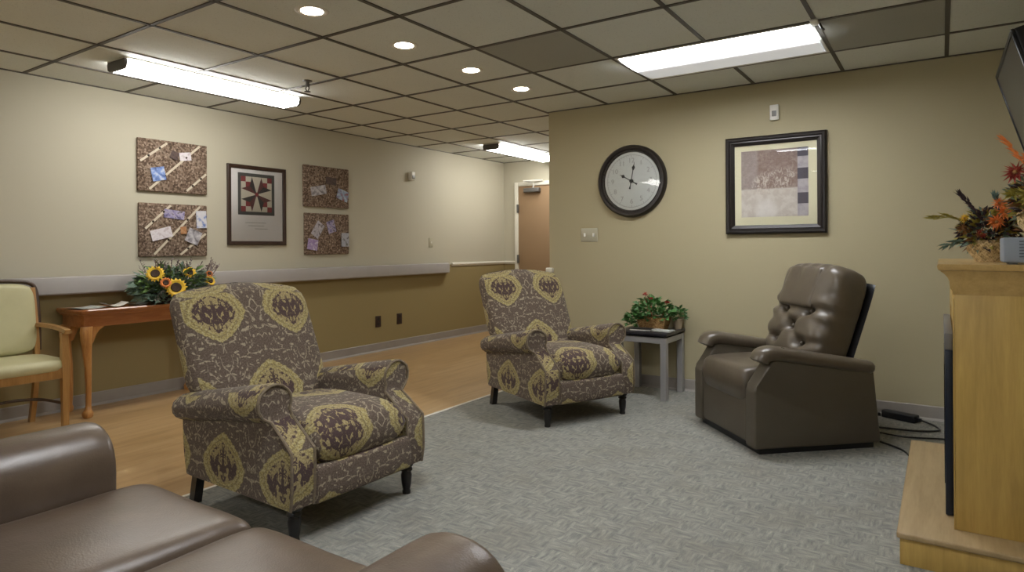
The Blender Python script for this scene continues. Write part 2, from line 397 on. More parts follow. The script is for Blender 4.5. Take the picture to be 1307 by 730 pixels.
# ------------------------------------------------------------------ room shell
H = 2.44; YC = 5.191; XC = 2.361; YE = 7.9; XR = 5.95; YB = -3.0; T = .12
bm = BM(); box(bm, (-.1,YB-.1,-.1), (2.38,YE+.1,0)); box(bm, (2.38,YB-.1,-.1), (XR+.1,YE+.1,-.004)); struct('floor', bm, M['floor'])
bm = BM(); box(bm, (2.38,YB,-.004), (XR,YC,.004)); c = struct('floor', bm, M['carpet'])
bm = BM(); box(bm, (2.362,YB,0), (2.385,YC-.002,.008), .003); struct('trim_1', bm, M['trim'])     # carpet edge strip
bm = BM(); box(bm, (-T,YB,0), (0,YE,.965), mi=1); box(bm, (-T,YB,.965), (0,YE,H)); struct('wall_left', bm, [M['cream'], M['brown']])
bm = BM(); box(bm, (-T,YE,0), (XC+.3,YE+T,.965), mi=1); box(bm, (-T,YE,.965), (XC+.3,YE+T,H)); struct('wall_end', bm, [M['cream'], M['brown']])
bm = BM(); box(bm, (XC,YC,0), (XR+T,YC+T,H)); struct('wall_clock', bm, M['tan'])
bm = BM(); box(bm, (XC,YC+T,0), (XC+T,YE,H)); struct('wall_corridor', bm, M['cream'])
bm = BM(); box(bm, (XR,YB,0), (XR+T,YC,H)); struct('wall_right', bm, M['tan'])
bm = BM(); box(bm, (-T,YB-T,0), (XR+T,YB,H)); struct('wall_back', bm, M['cream'])
bm = BM(); box(bm, (-T,YB-T,H), (XR+T,YE+T,H+.1)); struct('ceiling', bm, M['tile'])
# suspended-ceiling grid
GX = lambda k: 2.963+.6165*k
GY = lambda j: 1.886+.6835*j
tro = [(1,3), (1,-1), (1,-5)]                                      # troffer cells (two tiles wide)
bm = BM()
w = .0115; zt = H-.006
for k in range(-4, 5):
    x = GX(k); segs = [(YB, YC if x > XC else YE)]
    if k == 2:
        segs = []; y = YB
        for _, j in sorted(tro, key=lambda q: q[1]): segs.append((y, GY(j))); y = GY(j+1)
        segs.append((y, YC))
    for a, b in segs: box(bm, (x-w,a,zt), (x+w,b,H+.001))
box(bm, (0,YB,zt), (.018,YE,H+.001))
for j in range(-7, 9):
    y = GY(j)
    if y > YB and y < YE: box(bm, (0,y-w,zt), (XC if y > YC else XR, y+w, H+.001))
box(bm, (XC,YC-.018,zt), (XR,YC,H+.001)); box(bm, (0,YE-.018,zt), (XC,YE,H+.001)); box(bm, (XR-.018,YB,zt), (XR,YC,H+.001))
struct('trim_2', bm, M['tbar'], smooth=0)
for k, j, lab in ((0,2,'dark grey square ceiling panel between the downlights and the recessed light'), (3,3,'dark grey ceiling panel to the right of the recessed ceiling light')):
    bm = BM(); box(bm, (GX(k)+w,GY(j)+w,H-.004), (GX(k+1)-w,GY(j+1)-w,H+.001), .001, 1)
    tag(obj('ceiling_panel', bm, M['darktile'], smooth=0), lab, 'ceiling panel', 'dark ceiling panels')

# baseboards (vinyl cove)
def cove(bm, p0, p1, nrm):
    d = Vector(nrm); prof = [(0,0),(.022,0),(.020,.006),(.008,.018),(.006,.095),(.002,.1),(0,.1)]
    rings = []
    for p in (p0, p1): rings.append([Vector((p[0],p[1],0))+d*a+Vector((0,0,z)) for a, z in prof])
    ringloft(bm, rings)
for nm, a, b, n in (('left',(0,YB),(0,YE),(1,0,0)), ('end',(0,YE),(.205,YE),(0,-1,0)), ('clock',(XC,YC),(XR,YC),(0,-1,0)), ('corridor',(XC,YE),(XC,YC),(-1,0,0)), ('right',(XR,YC),(XR,YB),(-1,0,0)), ('back',(0,YB),(XR,YB),(0,1,0))):
    bm = BM(); cove(bm, a, b, n); struct('baseboard_'+nm, bm, M['base'], smooth=30)
# chair rail beyond the handrail, and on the corridor side of the corner
def railprof(bm, p0, p1, nrm, z0, z1, d=.022):
    n = Vector(nrm); h = z1-z0; prof = [(0,0),(d*.5,0),(d*.6,h*.3),(d,h*.45),(d,h*.8),(d*.7,h),(0,h)]
    ringloft(bm, [[Vector((p[0],p[1],z0))+n*a+Vector((0,0,z)) for a, z in prof] for p in (p0,p1)])
bm = BM(); railprof(bm, (0,6.66), (0,YE), (1,0,0), .945, .99); railprof(bm, (0,YE), (.215,YE), (0,-1,0), .945, .99); struct('trim_3', bm, M['trim'], smooth=30)
bm = BM(); railprof(bm, (XC,YE), (XC,YC-.01), (-1,0,0), .95, .995, .03); box(bm, (XC-.03,YC-.028,.95), (XC+.045,YC,.995), .008); struct('trim_4', bm, M['trim'], smooth=30)

# handrail along the left wall
t = thing('handrail', 'long grey crash-rail handrail along the left wall above the brown paint', 'handrail', (0,0,0))
prof = [(.03,.885),(.05,.868),(.085,.862),(.098,.872),(.10,.90),(.10,.96),(.094,.984),(.075,.993),(.045,.992),(.03,.975)]
bm = BM(); ringloft(bm, [[(x,y,z) for x, z in prof] for y in (YB+.3, 6.47)])
rings = []
for i in range(6):
    a = i/5*PI/2; rings.append([(.002+(x-.002)*cos(a)*1.0, 6.47+x*sin(a)*.95, z) for x, z in prof])
ringloft(bm, rings); obj('rail', bm, M['rail'], t, 35)
for y in (-1.5, .4, 2.3, 4.2, 6.1):
    bm = BM(); box(bm, (0,y-.04,.88), (.04,y+.04,.975), .004); obj('bracket', bm, M['rail'], t)

# end door
d = bpy.data.objects.new('door_1', None); link(d); d['kind'] = 'structure'
bm = BM(); box(bm, (.276,YE-.03,.005), (1.19,YE-.001,2.07), .003)
for z in (0,): pass
obj('door_leaf', bm, M['door'], d)
bm = BM()
box(bm, (.215,YE-.045,0), (.274,YE,2.13), .004); box(bm, (1.192,YE-.045,0), (1.25,YE,2.13), .004); box(bm, (.274,YE-.045,2.072), (1.192,YE,2.13), .004)
o = obj('door_frame', bm, M['trim'], d)
for z in (.3, 1.02, 1.75):
    bm = BM(); box(bm, (.262,YE-.062,z-.06), (.288,YE-.03,z+.06), .004); obj('hinge', bm, M['greymetal'], d)
bm = BM(); box(bm, (.40,YE-.10,1.975), (.66,YE-.03,2.035), .01); obj('door_closer', bm, M['greymetal'], d)
bm = BM(); tube(bm, [(.56,YE-.08,2.035),(.57,YE-.09,2.10),(.42,YE-.12,2.135),(.70,YE-.05,2.135)], .012, 6); obj('closer_arm', bm, M['fixwhite'], d)
bm = BM(); tube(bm, [(1.12,YE-.03,.98),(1.12,YE-.09,.98),(1.0,YE-.09,.98)], .012, 8); obj('door_handle', bm, M['greymetal'], d)

# ------------------------------------------------------------------ ceiling fixtures
def wrap_light(y0, y1, lab):
    t = thing('fluorescent_light', lab, 'ceiling light', (.89,(y0+y1)/2,H), 0, 'surface-mounted fluorescent lights'); L = (y1-y0)/2
    bm = BM(); prism(bm, [(-.118,0),(.118,0),(.118,-.012),(-.118,-.012)], 'y', -L, L, .003, 1); obj('housing', bm, M['fixwhite'], t)
    pr = [(-.108,-.012),(-.115,-.03),(-.108,-.06),(-.085,-.074),(.085,-.074),(.108,-.06),(.115,-.03),(.108,-.012)]
    bm = BM(); ringloft(bm, [[(x,y,z) for x, z in pr] for y in (-L+.018, L-.018)]); obj('lens', bm, M['fluoro'], t, 50)
    for s in (-1,1):
        bm = BM(); ringloft(bm, [[(x*1.03,y,z*1.02) for x, z in pr] for y in (s*L, s*(L-.018))]); obj('end_cap', bm, M['cap'], t, 50)
    return t
wrap_light(2.09, 3.47, 'long white surface-mounted fluorescent light over the picture boards')
wrap_light(6.32, 7.70, 'surface-mounted fluorescent light at the corridor end above the door')
wrap_light(-2.2, -.82, 'surface-mounted fluorescent light over the near end of the wood floor, out of the photo')
for i, (k, j) in enumerate(tro):
    x0, x1, y0, y1 = GX(k)+w, GX(k+2)-w, GY(j)+w, GY(j+1)-w
    t = thing('recessed_light', ('rectangular recessed ceiling light above the clock wall' if i == 0 else ('recessed ceiling light over the middle of the carpet','recessed ceiling light near the back wall')[i-1]), 'ceiling light', ((x0+x1)/2,(y0+y1)/2,H), 0, 'recessed ceiling lights')
    a, b = (x1-x0)/2, (y1-y0)/2
    bm = BM()
    for q in ((-a,-b,a,-b+.02),(-a,b-.02,a,b),(-a,-b+.02,-a+.02,b-.02),(a-.02,-b+.02,a,b-.02)): box(bm, (q[0],q[1],-.008), (q[2],q[3],.001), .002, 1)
    obj('frame', bm, M['fixwhite'], t)
    bm = BM()                                                      # shallow prismatic pan
    n = 12; rings = []
    for m_ in range(n+1):
        v = -1+2*m_/n; rings.append([(-a+.02, v*(b-.02), -.003-.018*(1-v*v)), (a-.02, v*(b-.02), -.003-.018*(1-v*v))])
    R = [[bm.verts.new(p) for p in r] for r in rings]
    for m_ in range(n): bm.faces.new((R[m_][0],R[m_][1],R[m_+1][1],R[m_+1][0]))
    bm.normal_update(); bmesh.ops.solidify(bm, geom=bm.faces[:], thickness=.002)
    obj('lens', bm, M['troffer'], t)
for i, (y, pl) in enumerate(((2.258,'first of the row, closest to the top edge of the photo'), (2.96,'second along the row'), (3.644,'third along the row'), (4.299,'last of the row, nearest the clock wall'))):
    t = thing('downlight', 'round recessed warm downlight, '+pl, 'downlight', (2.632,y,H), 0, 'row of recessed downlights')
    bm = BM(); lathe(bm, [(.058,-.001),(.072,-.004),(.084,-.004),(.088,-.001),(.088,.0)], 28)
    R_ = obj('trim_ring', bm, M['fixwhite'], t)
    bm = BM(); lathe(bm, [(.0,-.007),(.035,-.006),(.058,-.002),(.058,0)], 28); obj('lamp', bm, M['downlamp'], t)
# sprinkler heads
def sprinkler(loc, lab):
    t = thing('sprinkler_head', lab, 'sprinkler', loc, 0, None)
    bm = BM(); lathe(bm, [(.0,0),(.036,0),(.034,-.006),(.014,-.012),(.014,-.03),(.018,-.032),(.018,-.042),(.008,-.046)], 16); obj('escutcheon', bm, M['greymetal'], t)
    bm = BM(); tube(bm, [(.012,0,-.044),(.02,0,-.06),(.004,0,-.08)], .004, 6); tube(bm, [(-.012,0,-.044),(-.02,0,-.06),(-.004,0,-.08)], .004, 6)
    obj('yoke', bm, M['cap'], t)
    bm = BM(); lathe(bm, [(.0,-.078),(.022,-.08),(.024,-.084),(.0,-.085)], 14); obj('deflector', bm, M['cap'], t)
sprinkler((1.46,3.17,H), 'small bronze fire sprinkler head beside the near fluorescent light')
t = thing('ceiling_hook', 'small silver grid clip at the right end of the recessed ceiling light', 'clip', (GX(3),3.93,H-.006))
bm = BM(); box(bm, (-.02,-.05,-.012), (.02,.05,0), .003); obj('base', bm, M['fixwhite'], t)
bm = BM(); tube(bm, [(.02,.03,-.006),(.03,.04,-.03),(.035,.08,-.03)], .007, 8); obj('hook', bm, M['black'], t)

# ------------------------------------------------------------------ wall plates
def on_left(name, lab, cat, y, z, w_, h_, mt, group=None, d=.008):
    bm = BM(); box(bm, (0,y-w_/2,z-h_/2), (d,y+w_/2,z+h_/2), .003); return tag(obj(name, bm, mt), lab, cat, group)
t = thing('motion_detector', 'small white detector box high on the cream left wall', 'detector', (0,5.87,2.06))
bm = BM(); box(bm, (0,-.035,-.05), (.06,.035,.055), .012, 3); obj('housing', bm, M['white'], t)
bm = BM(); box(bm, (.0595,-.025,-.035), (.064,.025,.01), .008, 2); obj('lens', bm, M['greymetal'], t)
t = thing('light_switch', 'cream light switch on the left wall above the handrail', 'switch', (0,6.248,1.255))
bm = BM(); box(bm, (0,-.04,-.06), (.007,.04,.06), .003); obj('plate', bm, M['beige_plastic'], t)
bm = BM(); box(bm, (.006,-.008,-.016), (.016,.008,.016), .002); obj('toggle', bm, M['white'], t)
for y, lab in ((5.32,'dark brown wall outlet on the brown wall, the left one of two'), (5.668,'dark brown wall outlet on the brown wall, the right one of two')):
    t = thing('wall_outlet', lab, 'outlet', (0,y,.345), 0, 'dark wall outlets')
    bm = BM(); box(bm, (0,-.043,-.064), (.007,.043,.064), .003); obj('plate', bm, M['darkplate'], t)
    for s in (-1,1):
        bm = BM(); lathe(bm, [(0,0),(.019,0),(.019,.003),(0,.0035)], 16, M=Matrix.Translation((.006,0,s*.028))@Matrix.Rotation(PI/2,4,'Y')); obj('socket', bm, M['black'], t)
t = thing('double_light_switch', 'cream double light switch plate below and left of the clock', 'switch', (2.774,YC,1.293))
bm = BM(); box(bm, (-.083,-.007,-.06), (.083,0,.06), .003); obj('plate', bm, M['beige_plastic'], t)
for s in (-1,1):
    bm = BM(); box(bm, (s*.045-.008,-.018,-.016), (s*.045+.008,-.006,.016), .002); obj('toggle', bm, M['white'], t)
t = thing('wall_sensor', 'small white sensor box high on the wall above the framed print', 'sensor', (4.344,YC,2.197))
bm = BM(); box(bm, (-.032,-.02,-.058), (.032,0,.058), .005); obj('housing', bm, M['white'], t)
bm = BM(); box(bm, (-.016,-.0225,-.03), (.016,-.0195,.012), .001); obj('grille', bm, M['greymetal'], t)

# ------------------------------------------------------------------ pictures on the left wall
def board(y0, y1, z0, z1, lab, ribs, ribs2, snaps):
    W, Hh = y1-y0, z1-z0
    t = thing('memo_board', lab, 'memo board', (0,y0,z0), 0, 'fabric memo boards')
    bm = BM(); box(bm, (0,0,0), (.028,W,Hh), .008, 2); obj('panel', bm, M['cork'], t)
    def strip(a, b, wd, x, mt):
        a = Vector((x,a[0]*W,a[1]*Hh)); b = Vector((x,b[0]*W,b[1]*Hh)); n = (b-a).normalized(); s = Vector((0,-n.z,n.y))*wd/2
        bm = BM(); vs = [bm.verts.new(p) for p in (a-s,b-s,b+s,a+s)]; bm.faces.new(vs); bm.normal_update(); bmesh.ops.solidify(bm, geom=bm.faces[:], thickness=.0015)
        obj('ribbon', bm, mt, t, 0)
    for a, b in ribs2: strip(a, b, .012, .0305, M['ribbon2'])
    for a, b in ribs: strip(a, b, .018, .0325, M['ribbon'])
    for r in ribs:
        for f in (.3,.72):
            p = (r[0][0]+(r[1][0]-r[0][0])*f, r[0][1]+(r[1][1]-r[0][1])*f)
            bm = BM(); lathe(bm, [(0,0),(.010,0),(.008,.005),(0,.007)], 10, M=Matrix.Translation((.0325,p[0]*W,p[1]*Hh))@Matrix.Rotation(PI/2,4,'Y')); obj('stud', bm, M['stud'], t)
    for i, (s, q, wd, hd, rot, mt, sl) in enumerate(snaps):
        bm = BM(); box(bm, (0,-wd*W/2,-hd*Hh/2), (.0015,wd*W/2,hd*Hh/2))
        o = obj('snapshot', bm, mt, None, 0, loc=(.0335+.0018*i,y0+s*W,z0+q*Hh), rot=(rot,0,0)); tag(o, sl, 'photo', 'photos tucked into the memo boards')
P1 = M_snap('print_white_pink', [(.62,.56,.60),(.70,.66,.70),(.50,.42,.45)]); P2 = M_snap('print_dark', [(.03,.02,.02),(.10,.06,.05),(.05,.03,.03)])
P3 = M_snap('print_blue', [(.05,.09,.25),(.20,.30,.62),(.55,.60,.70)]); P4 = M_snap('print_violet', [(.06,.05,.10),(.25,.22,.40),(.42,.38,.52),(.10,.08,.09)])
P5 = M_snap('print_grey', [(.12,.11,.12),(.40,.38,.42),(.60,.58,.60)]); P6 = M_snap('print_orange', [(.35,.14,.05),(.50,.28,.14)]); P7 = M_snap('print_blue_white', [(.65,.64,.68),(.60,.60,.66),(.12,.2,.5)])
board(2.652, 3.241, 1.663, 2.092, 'upper left fabric memo board with cream ribbons and a blue photo',
  [((.03,.56),(.40,.95)), ((.15,.04),(.88,.97)), ((.68,.05),(.98,.42))], [((.17,.98),(.62,.45)), ((.04,.5),(.42,.06)), ((.55,.95),(.97,.5))],
  [(.66,.73,.17,.16,.15,P1,'small pale photo on the upper left memo board'), (.50,.73,.11,.16,-.3,P2,'small dark photo beside the pale one on the upper left memo board'), (.27,.34,.19,.26,.2,P3,'blue photo low on the upper left memo board')])
board(2.660, 3.238, 1.128, 1.568, 'lower left fabric memo board with cream ribbons and five photos',
  [((.08,.52),(.44,.97)), ((.2,.04),(.88,.97)), ((.58,.03),(.97,.44))], [((.1,.9),(.5,.4)), ((.5,.5),(.95,.02))],
  [(.49,.80,.30,.16,-.1,P4,'violet photo at the top middle of the lower left memo board'), (.90,.72,.16,.34,.05,P7,'white and blue photo at the right edge of the lower left memo board'), (.30,.43,.30,.20,.25,P1,'pale photo at the left of the lower left memo board'), (.62,.50,.09,.14,.1,P6,'small orange photo in the middle of the lower left memo board'), (.77,.38,.21,.27,-.4,P5,'grey white photo low at the right of the lower left memo board')])
board(4.273, 4.868, 1.618, 2.043, 'upper right brown fabric memo board with three small photos', [],
  [((.05,.6),(.4,.95)), ((.1,.1),(.85,.95)), ((.6,.05),(.97,.4)), ((.2,.95),(.97,.2))],
  [(.58,.66,.24,.18,-.05,P2,'dark photo in the middle of the upper right memo board'), (.30,.40,.33,.22,.2,P5,'grey photo at the left of the upper right memo board'), (.84,.33,.26,.26,-.3,M_snap('print_blue_red',[(.5,.55,.62),(.25,.33,.5),(.28,.08,.08)]),'blue photo at the right of the upper right memo board')])
board(4.284, 4.866, 1.126, 1.553, 'lower right brown fabric memo board with four small photos', [],
  [((.05,.55),(.45,.95)), ((.1,.05),(.6,.95)), ((.55,.95),(.95,.5))],
  [(.27,.60,.18,.38,-.6,M_snap('print_grey_mix',[(.1,.08,.09),(.5,.47,.52),(.3,.28,.33)]),'tilted grey photo at the upper left of the lower right memo board'), (.57,.68,.18,.30,.3,P4,'dark violet photo at the top of the lower right memo board'), (.15,.24,.22,.26,-.15,M_snap('print_lilac',[(.5,.44,.6),(.3,.2,.45),(.62,.58,.66)]),'lilac photo at the bottom left of the lower right memo board'), (.89,.36,.18,.34,0,M_snap('print_steel',[(.33,.35,.42),(.42,.43,.50),(.1,.1,.1)]),'steel grey photo at the right of the lower right memo board')])

# framed quilt block
y0, y1, z0, z1 = 3.441, 4.064, 1.224, 1.966
t = thing('framed_quilt_print', 'dark framed quilt star picture on the left wall between the memo boards', 'picture', (0,(y0+y1)/2,(z0+z1)/2))
A, B = (y1-y0)/2, (z1-z0)/2
def frame_ring(bm, a, b, prof, axis='x'):
    """picture-frame moulding: prof = list of (inset, out)"""
    R = []
    for ins, out in prof:
        R.append([(out,-a+ins,-b+ins),(out,a-ins,-b+ins),(out,a-ins,b-ins),(out,-a+ins,b-ins)])
    V = [[bm.verts.new(p if axis == 'x' else (p[1],-p[0],p[2])) for p in r] for r in R]
    for i in range(len(V)):
        p, q = V[i], V[(i+1) % len(V)]
        for j in range(4): bm.faces.new((p[j],p[(j+1)%4],q[(j+1)%4],q[j]))
bm = BM(); frame_ring(bm, A, B, [(0,.001),(0,.022),(.008,.028),(.022,.026),(.034,.02),(.036,.012),(.036,.001)]); obj('frame', bm, M['woodframe'], t, 30)
bm = BM(); box(bm, (.001,-A+.03,-B+.03), (.010,A-.03,B-.03)); obj('mount', bm, M['mount'], t, 0)
q0 = Vector((.0105, -.01, .105)); hq = .195
QC = {'border': mat('quilt_slate', (.085,.085,.08), .8), 'cream': mat('quilt_cream', (.62,.57,.47), .8), 'red': mat('quilt_red', (.25,.045,.05), .8), 'maroon': mat('quilt_maroon', (.13,.045,.045), .8), 'dark': mat('quilt_dark', (.05,.045,.045), .8)}
keys = list(QC); bm = BM(); sc_ = hq*.84
def poly(pts, c, x):
    f = bm.faces.new([bm.verts.new((q0.x+x, q0.y+p[0]*sc_, q0.z+p[1]*sc_)) for p in pts]); f.material_index = keys.index(c)
poly([(-1.19,-1.19),(1.19,-1.19),(1.19,1.19),(-1.19,1.19)], 'border', 0)
poly([(-1,-1),(1,-1),(1,1),(-1,1)], 'cream', .0006)
for sx in (-1,1):
    for sy in (-1,1):
        for (i, j, c) in ((0,0,'red'),(1,0,'cream'),(0,1,'cream'),(1,1,'red')):
            a = sx*(1-.3*i); b = sx*(1-.3*(i+1)); c_ = sy*(1-.3*j); d_ = sy*(1-.3*(j+1))
            col_ = c
            poly([(a,c_),(b,c_),(b,d_),(a,d_)], col_, .0012)
        poly([(0,0),(sx*.30,sy*1.0),(sx*.46,sy*.46)], 'dark' if sx*sy < 0 else 'maroon', .0018)
        poly([(0,0),(sx*1.0,sy*.30),(sx*.46,sy*.46)], 'maroon' if sx*sy < 0 else 'dark', .0018)
for a, b in ((0,1),(1,0),(0,-1),(-1,0)):
    poly([(0,0),(a*.98-b*.30,b*.98-a*.30),(a*.98+b*.30,b*.98+a*.30)], 'cream', .0024)
poly([(-.14,0),(0,-.14),(.14,0),(0,.14)], 'red', .003)
obj('quilt_block', bm, [QC[k] for k in keys], t, 0)
bm = BM()
for r, (a, b) in enumerate(((-.10,.12),(-.07,.10),(.0,.14))): box(bm, (.0105,a-.03,-.165-.028*r), (.0108,b-.03,-.160-.028*r))
obj('caption', bm, mat('faint_caption_ink', (.45,.43,.42), .8), t, 0)
bm = BM(); box(bm, (.0145,-A+.034,-B+.034), (.0165,A-.034,B-.034)); obj('glass', bm, M['glass'], t, 0)

# ------------------------------------------------------------------ clock wall
t = thing('wall_clock', 'large round dark-rimmed wall clock on the tan wall', 'clock', (3.188,YC,1.748))
RX = Matrix.Rotation(PI/2, 4, 'X'); sc = Matrix.Diagonal((.97,1,1,1))
bm = BM(); lathe(bm, [(.248,.02),(.255,.034),(.268,.036),(.274,.046),(.295,.05),(.308,.036),(.311,.0),(.2,0),(.2,.02)], 56, M=RX); obj('rim', bm, M['frame'], t)
bm = BM(); lathe(bm, [(0,0),(.25,0),(.25,.021),(0,.0211)], 56, M=RX); obj('dial', bm, M['dial'], t)
bm = BM(); lathe(bm, [(.222,.0205),(.2235,.0218),(.2255,.0218),(.227,.0205)], 56, M=RX)
for k in range(60):
    a = 2*PI*k/60; r0_, r1_ = (.205 if k % 5 == 0 else .212), .222
    bmv = [(r0_*sin(a), -.0222, r0_*cos(a)), (r1_*sin(a), -.0222, r1_*cos(a))]
    n_ = Vector((cos(a),0,-sin(a)))*(.0022 if k % 5 == 0 else .001); p, q = Vector(bmv[0]), Vector(bmv[1])
    bm.faces.new([bm.verts.new(v) for v in (p-n_,q-n_,q+n_,p+n_)])
obj('minute_track', bm, M['ink'], t, 0)
def text_mesh(s, size):
    cu = bpy.data.curves.new('txt', 'FONT'); cu.body = s; cu.size = size; cu.align_x = 'CENTER'; cu.align_y = 'CENTER'; cu.extrude = .0004; cu.resolution_u = 4
    o = bpy.data.objects.new('txt', cu); COL.objects.link(o); bpy.context.view_layer.update()
    me = bpy.data.meshes.new_from_object(o.evaluated_get(bpy.context.evaluated_depsgraph_get())); bpy.data.objects.remove(o); return me
for k in range(1, 13):
    a = 2*PI*k/12; me = text_mesh(str(k), .058); me.materials.append(M['ink']); o = bpy.data.objects.new('numeral', me); link(o, t)
    o.location = (.175*sin(a), -.0222, .175*cos(a)); o.rotation_euler = (PI/2,0,0)
def hand(name, ang, ln, wd, y, tail):
    # spade hand drawn upright then turned
    pts = [(-wd*.35,-tail*.6),(-wd*.9,-tail),(wd*.9,-tail),(wd*.35,-tail*.6),(wd*.35,ln*.55),(wd*1.6,ln*.70),(wd*.35,ln*.82),(0,ln),(-wd*.35,ln*.82),(-wd*1.6,ln*.70),(-wd*.35,ln*.55)]
    bm = BM(); prism(bm, pts, 'y', -y-.002, -y); 
    obj(name, bm, M['hand'], t, 0, rot=(0,ang,0))
hand('hour_hand', math.radians(-60), .125, .010, .026, .06); hand('minute_hand', math.radians(11), .165, .009, .030, .07)
bm = BM(); lathe(bm, [(0,.02),(.016,.02),(.016,.034),(0,.036)], 20, M=RX); obj('hub', bm, M['hand'], t)
bm = BM(); lathe(bm, [(0,.040),(.262,.0395),(.262,.0375),(0,.038)], 48, M=RX); obj('glass', bm, M['glass'], t)

# framed abstract print
t = thing('framed_print', 'large dark framed abstract print in brown and cream on the tan wall', 'picture', (4.344,YC,1.653)); A, B = .361, .374
bm = BM(); frame_ring(bm, A, B, [(0,.001),(0,.03),(.012,.040),(.026,.038),(.034,.028),(.042,.03),(.058,.022),(.066,.018),(.066,.001)], 'y'); obj('frame', bm, M['frame'], t, 30)
bm = BM(); box(bm, (-A+.06,-.010,-B+.06), (A-.06,-.001,B-.06)); obj('mat_board', bm, M['mat'], t, 0)
mp = mat('abstract_print', (.3,.2,.15), .6); g = G(mp); uv = g.coord('Generated'); s = g.sep(uv); u, v = s[0], s[2]
nz = g.noise(g.coord(), 16, 4, .65); nf = g.noise(g.coord(), 45, 3, .7)
up = g.mix(g.step(nf, .4, .7), (.23,.155,.125), (.32,.24,.20))
up = g.mix(g.math('MULTIPLY', g.math('SUBTRACT', 1, g.step(u, .22, .28)), .35), up, (.40,.36,.35))
dn = g.mix(g.step(nz, .4, .6), (.50,.44,.38), (.58,.53,.47))
c = g.mix(g.step(g.math('ADD', v, g.math('MULTIPLY', nz, .05)), .43, .46), dn, up)
# pale and dark plant sprays round the middle
dx = g.math('DIVIDE', g.math('SUBTRACT', u, .5), .42); dz = g.math('DIVIDE', g.math('SUBTRACT', v, g.math('ADD', .44, g.math('MULTIPLY', u, .18))), .2)
ell = g.math('SUBTRACT', 1, g.step(g.math('ADD', g.math('MULTIPLY', dx, dx), g.math('MULTIPLY', dz, dz)), .4, 1.0))
spr = g.math('MULTIPLY', ell, g.step(g.noise(g.mapping(g.coord(), (1,1,.6)), 38, 3, .7, 1.5), .48, .58))
c = g.mix(g.math('MULTIPLY', spr, .7), c, (.62,.54,.46))
dk = g.math('MULTIPLY', ell, g.step(g.noise(g.coord(), 50, 3, .7, 1.2), .60, .68)); c = g.mix(g.math('MULTIPLY', dk, .6), c, (.16,.09,.07))
gl_ = g.math('SUBTRACT', 1, g.step(g.math('ADD', g.math('POWER', g.math('DIVIDE', g.math('SUBTRACT', u, .38), .22), 2), g.math('POWER', g.math('DIVIDE', g.math('SUBTRACT', v, .1), .2), 2)), .2, 1.0))
c = g.mix(g.math('MULTIPLY', gl_, .55), c, (.70,.66,.62))
col_strip = g.math('GREATER_THAN', u, .845); lil = g.mix(g.step(nz,.4,.6), (.34,.30,.32), (.44,.40,.41)); c = g.mix(col_strip, c, lil)
sq = 0
for a, b in ((.87,1.0),(.54,.70),(.18,.34)):
    q = g.math('MULTIPLY', g.math('GREATER_THAN', v, a), g.math('LESS_THAN', v, b)); sq = q if sq == 0 else g.math('ADD', sq, q)
c = g.mix(g.math('MULTIPLY', sq, col_strip), c, (.075,.065,.085)); g.col(c)
bm = BM(); box(bm, (-.245,-.0115,-.245), (.235,-.0102,.265)); obj('art_print', bm, mp, t, 0)
bm = BM(); box(bm, (-A+.064,-.0165,-B+.064), (A-.064,-.0145,B-.064)); obj('glass', bm, M['glass'], t, 0)

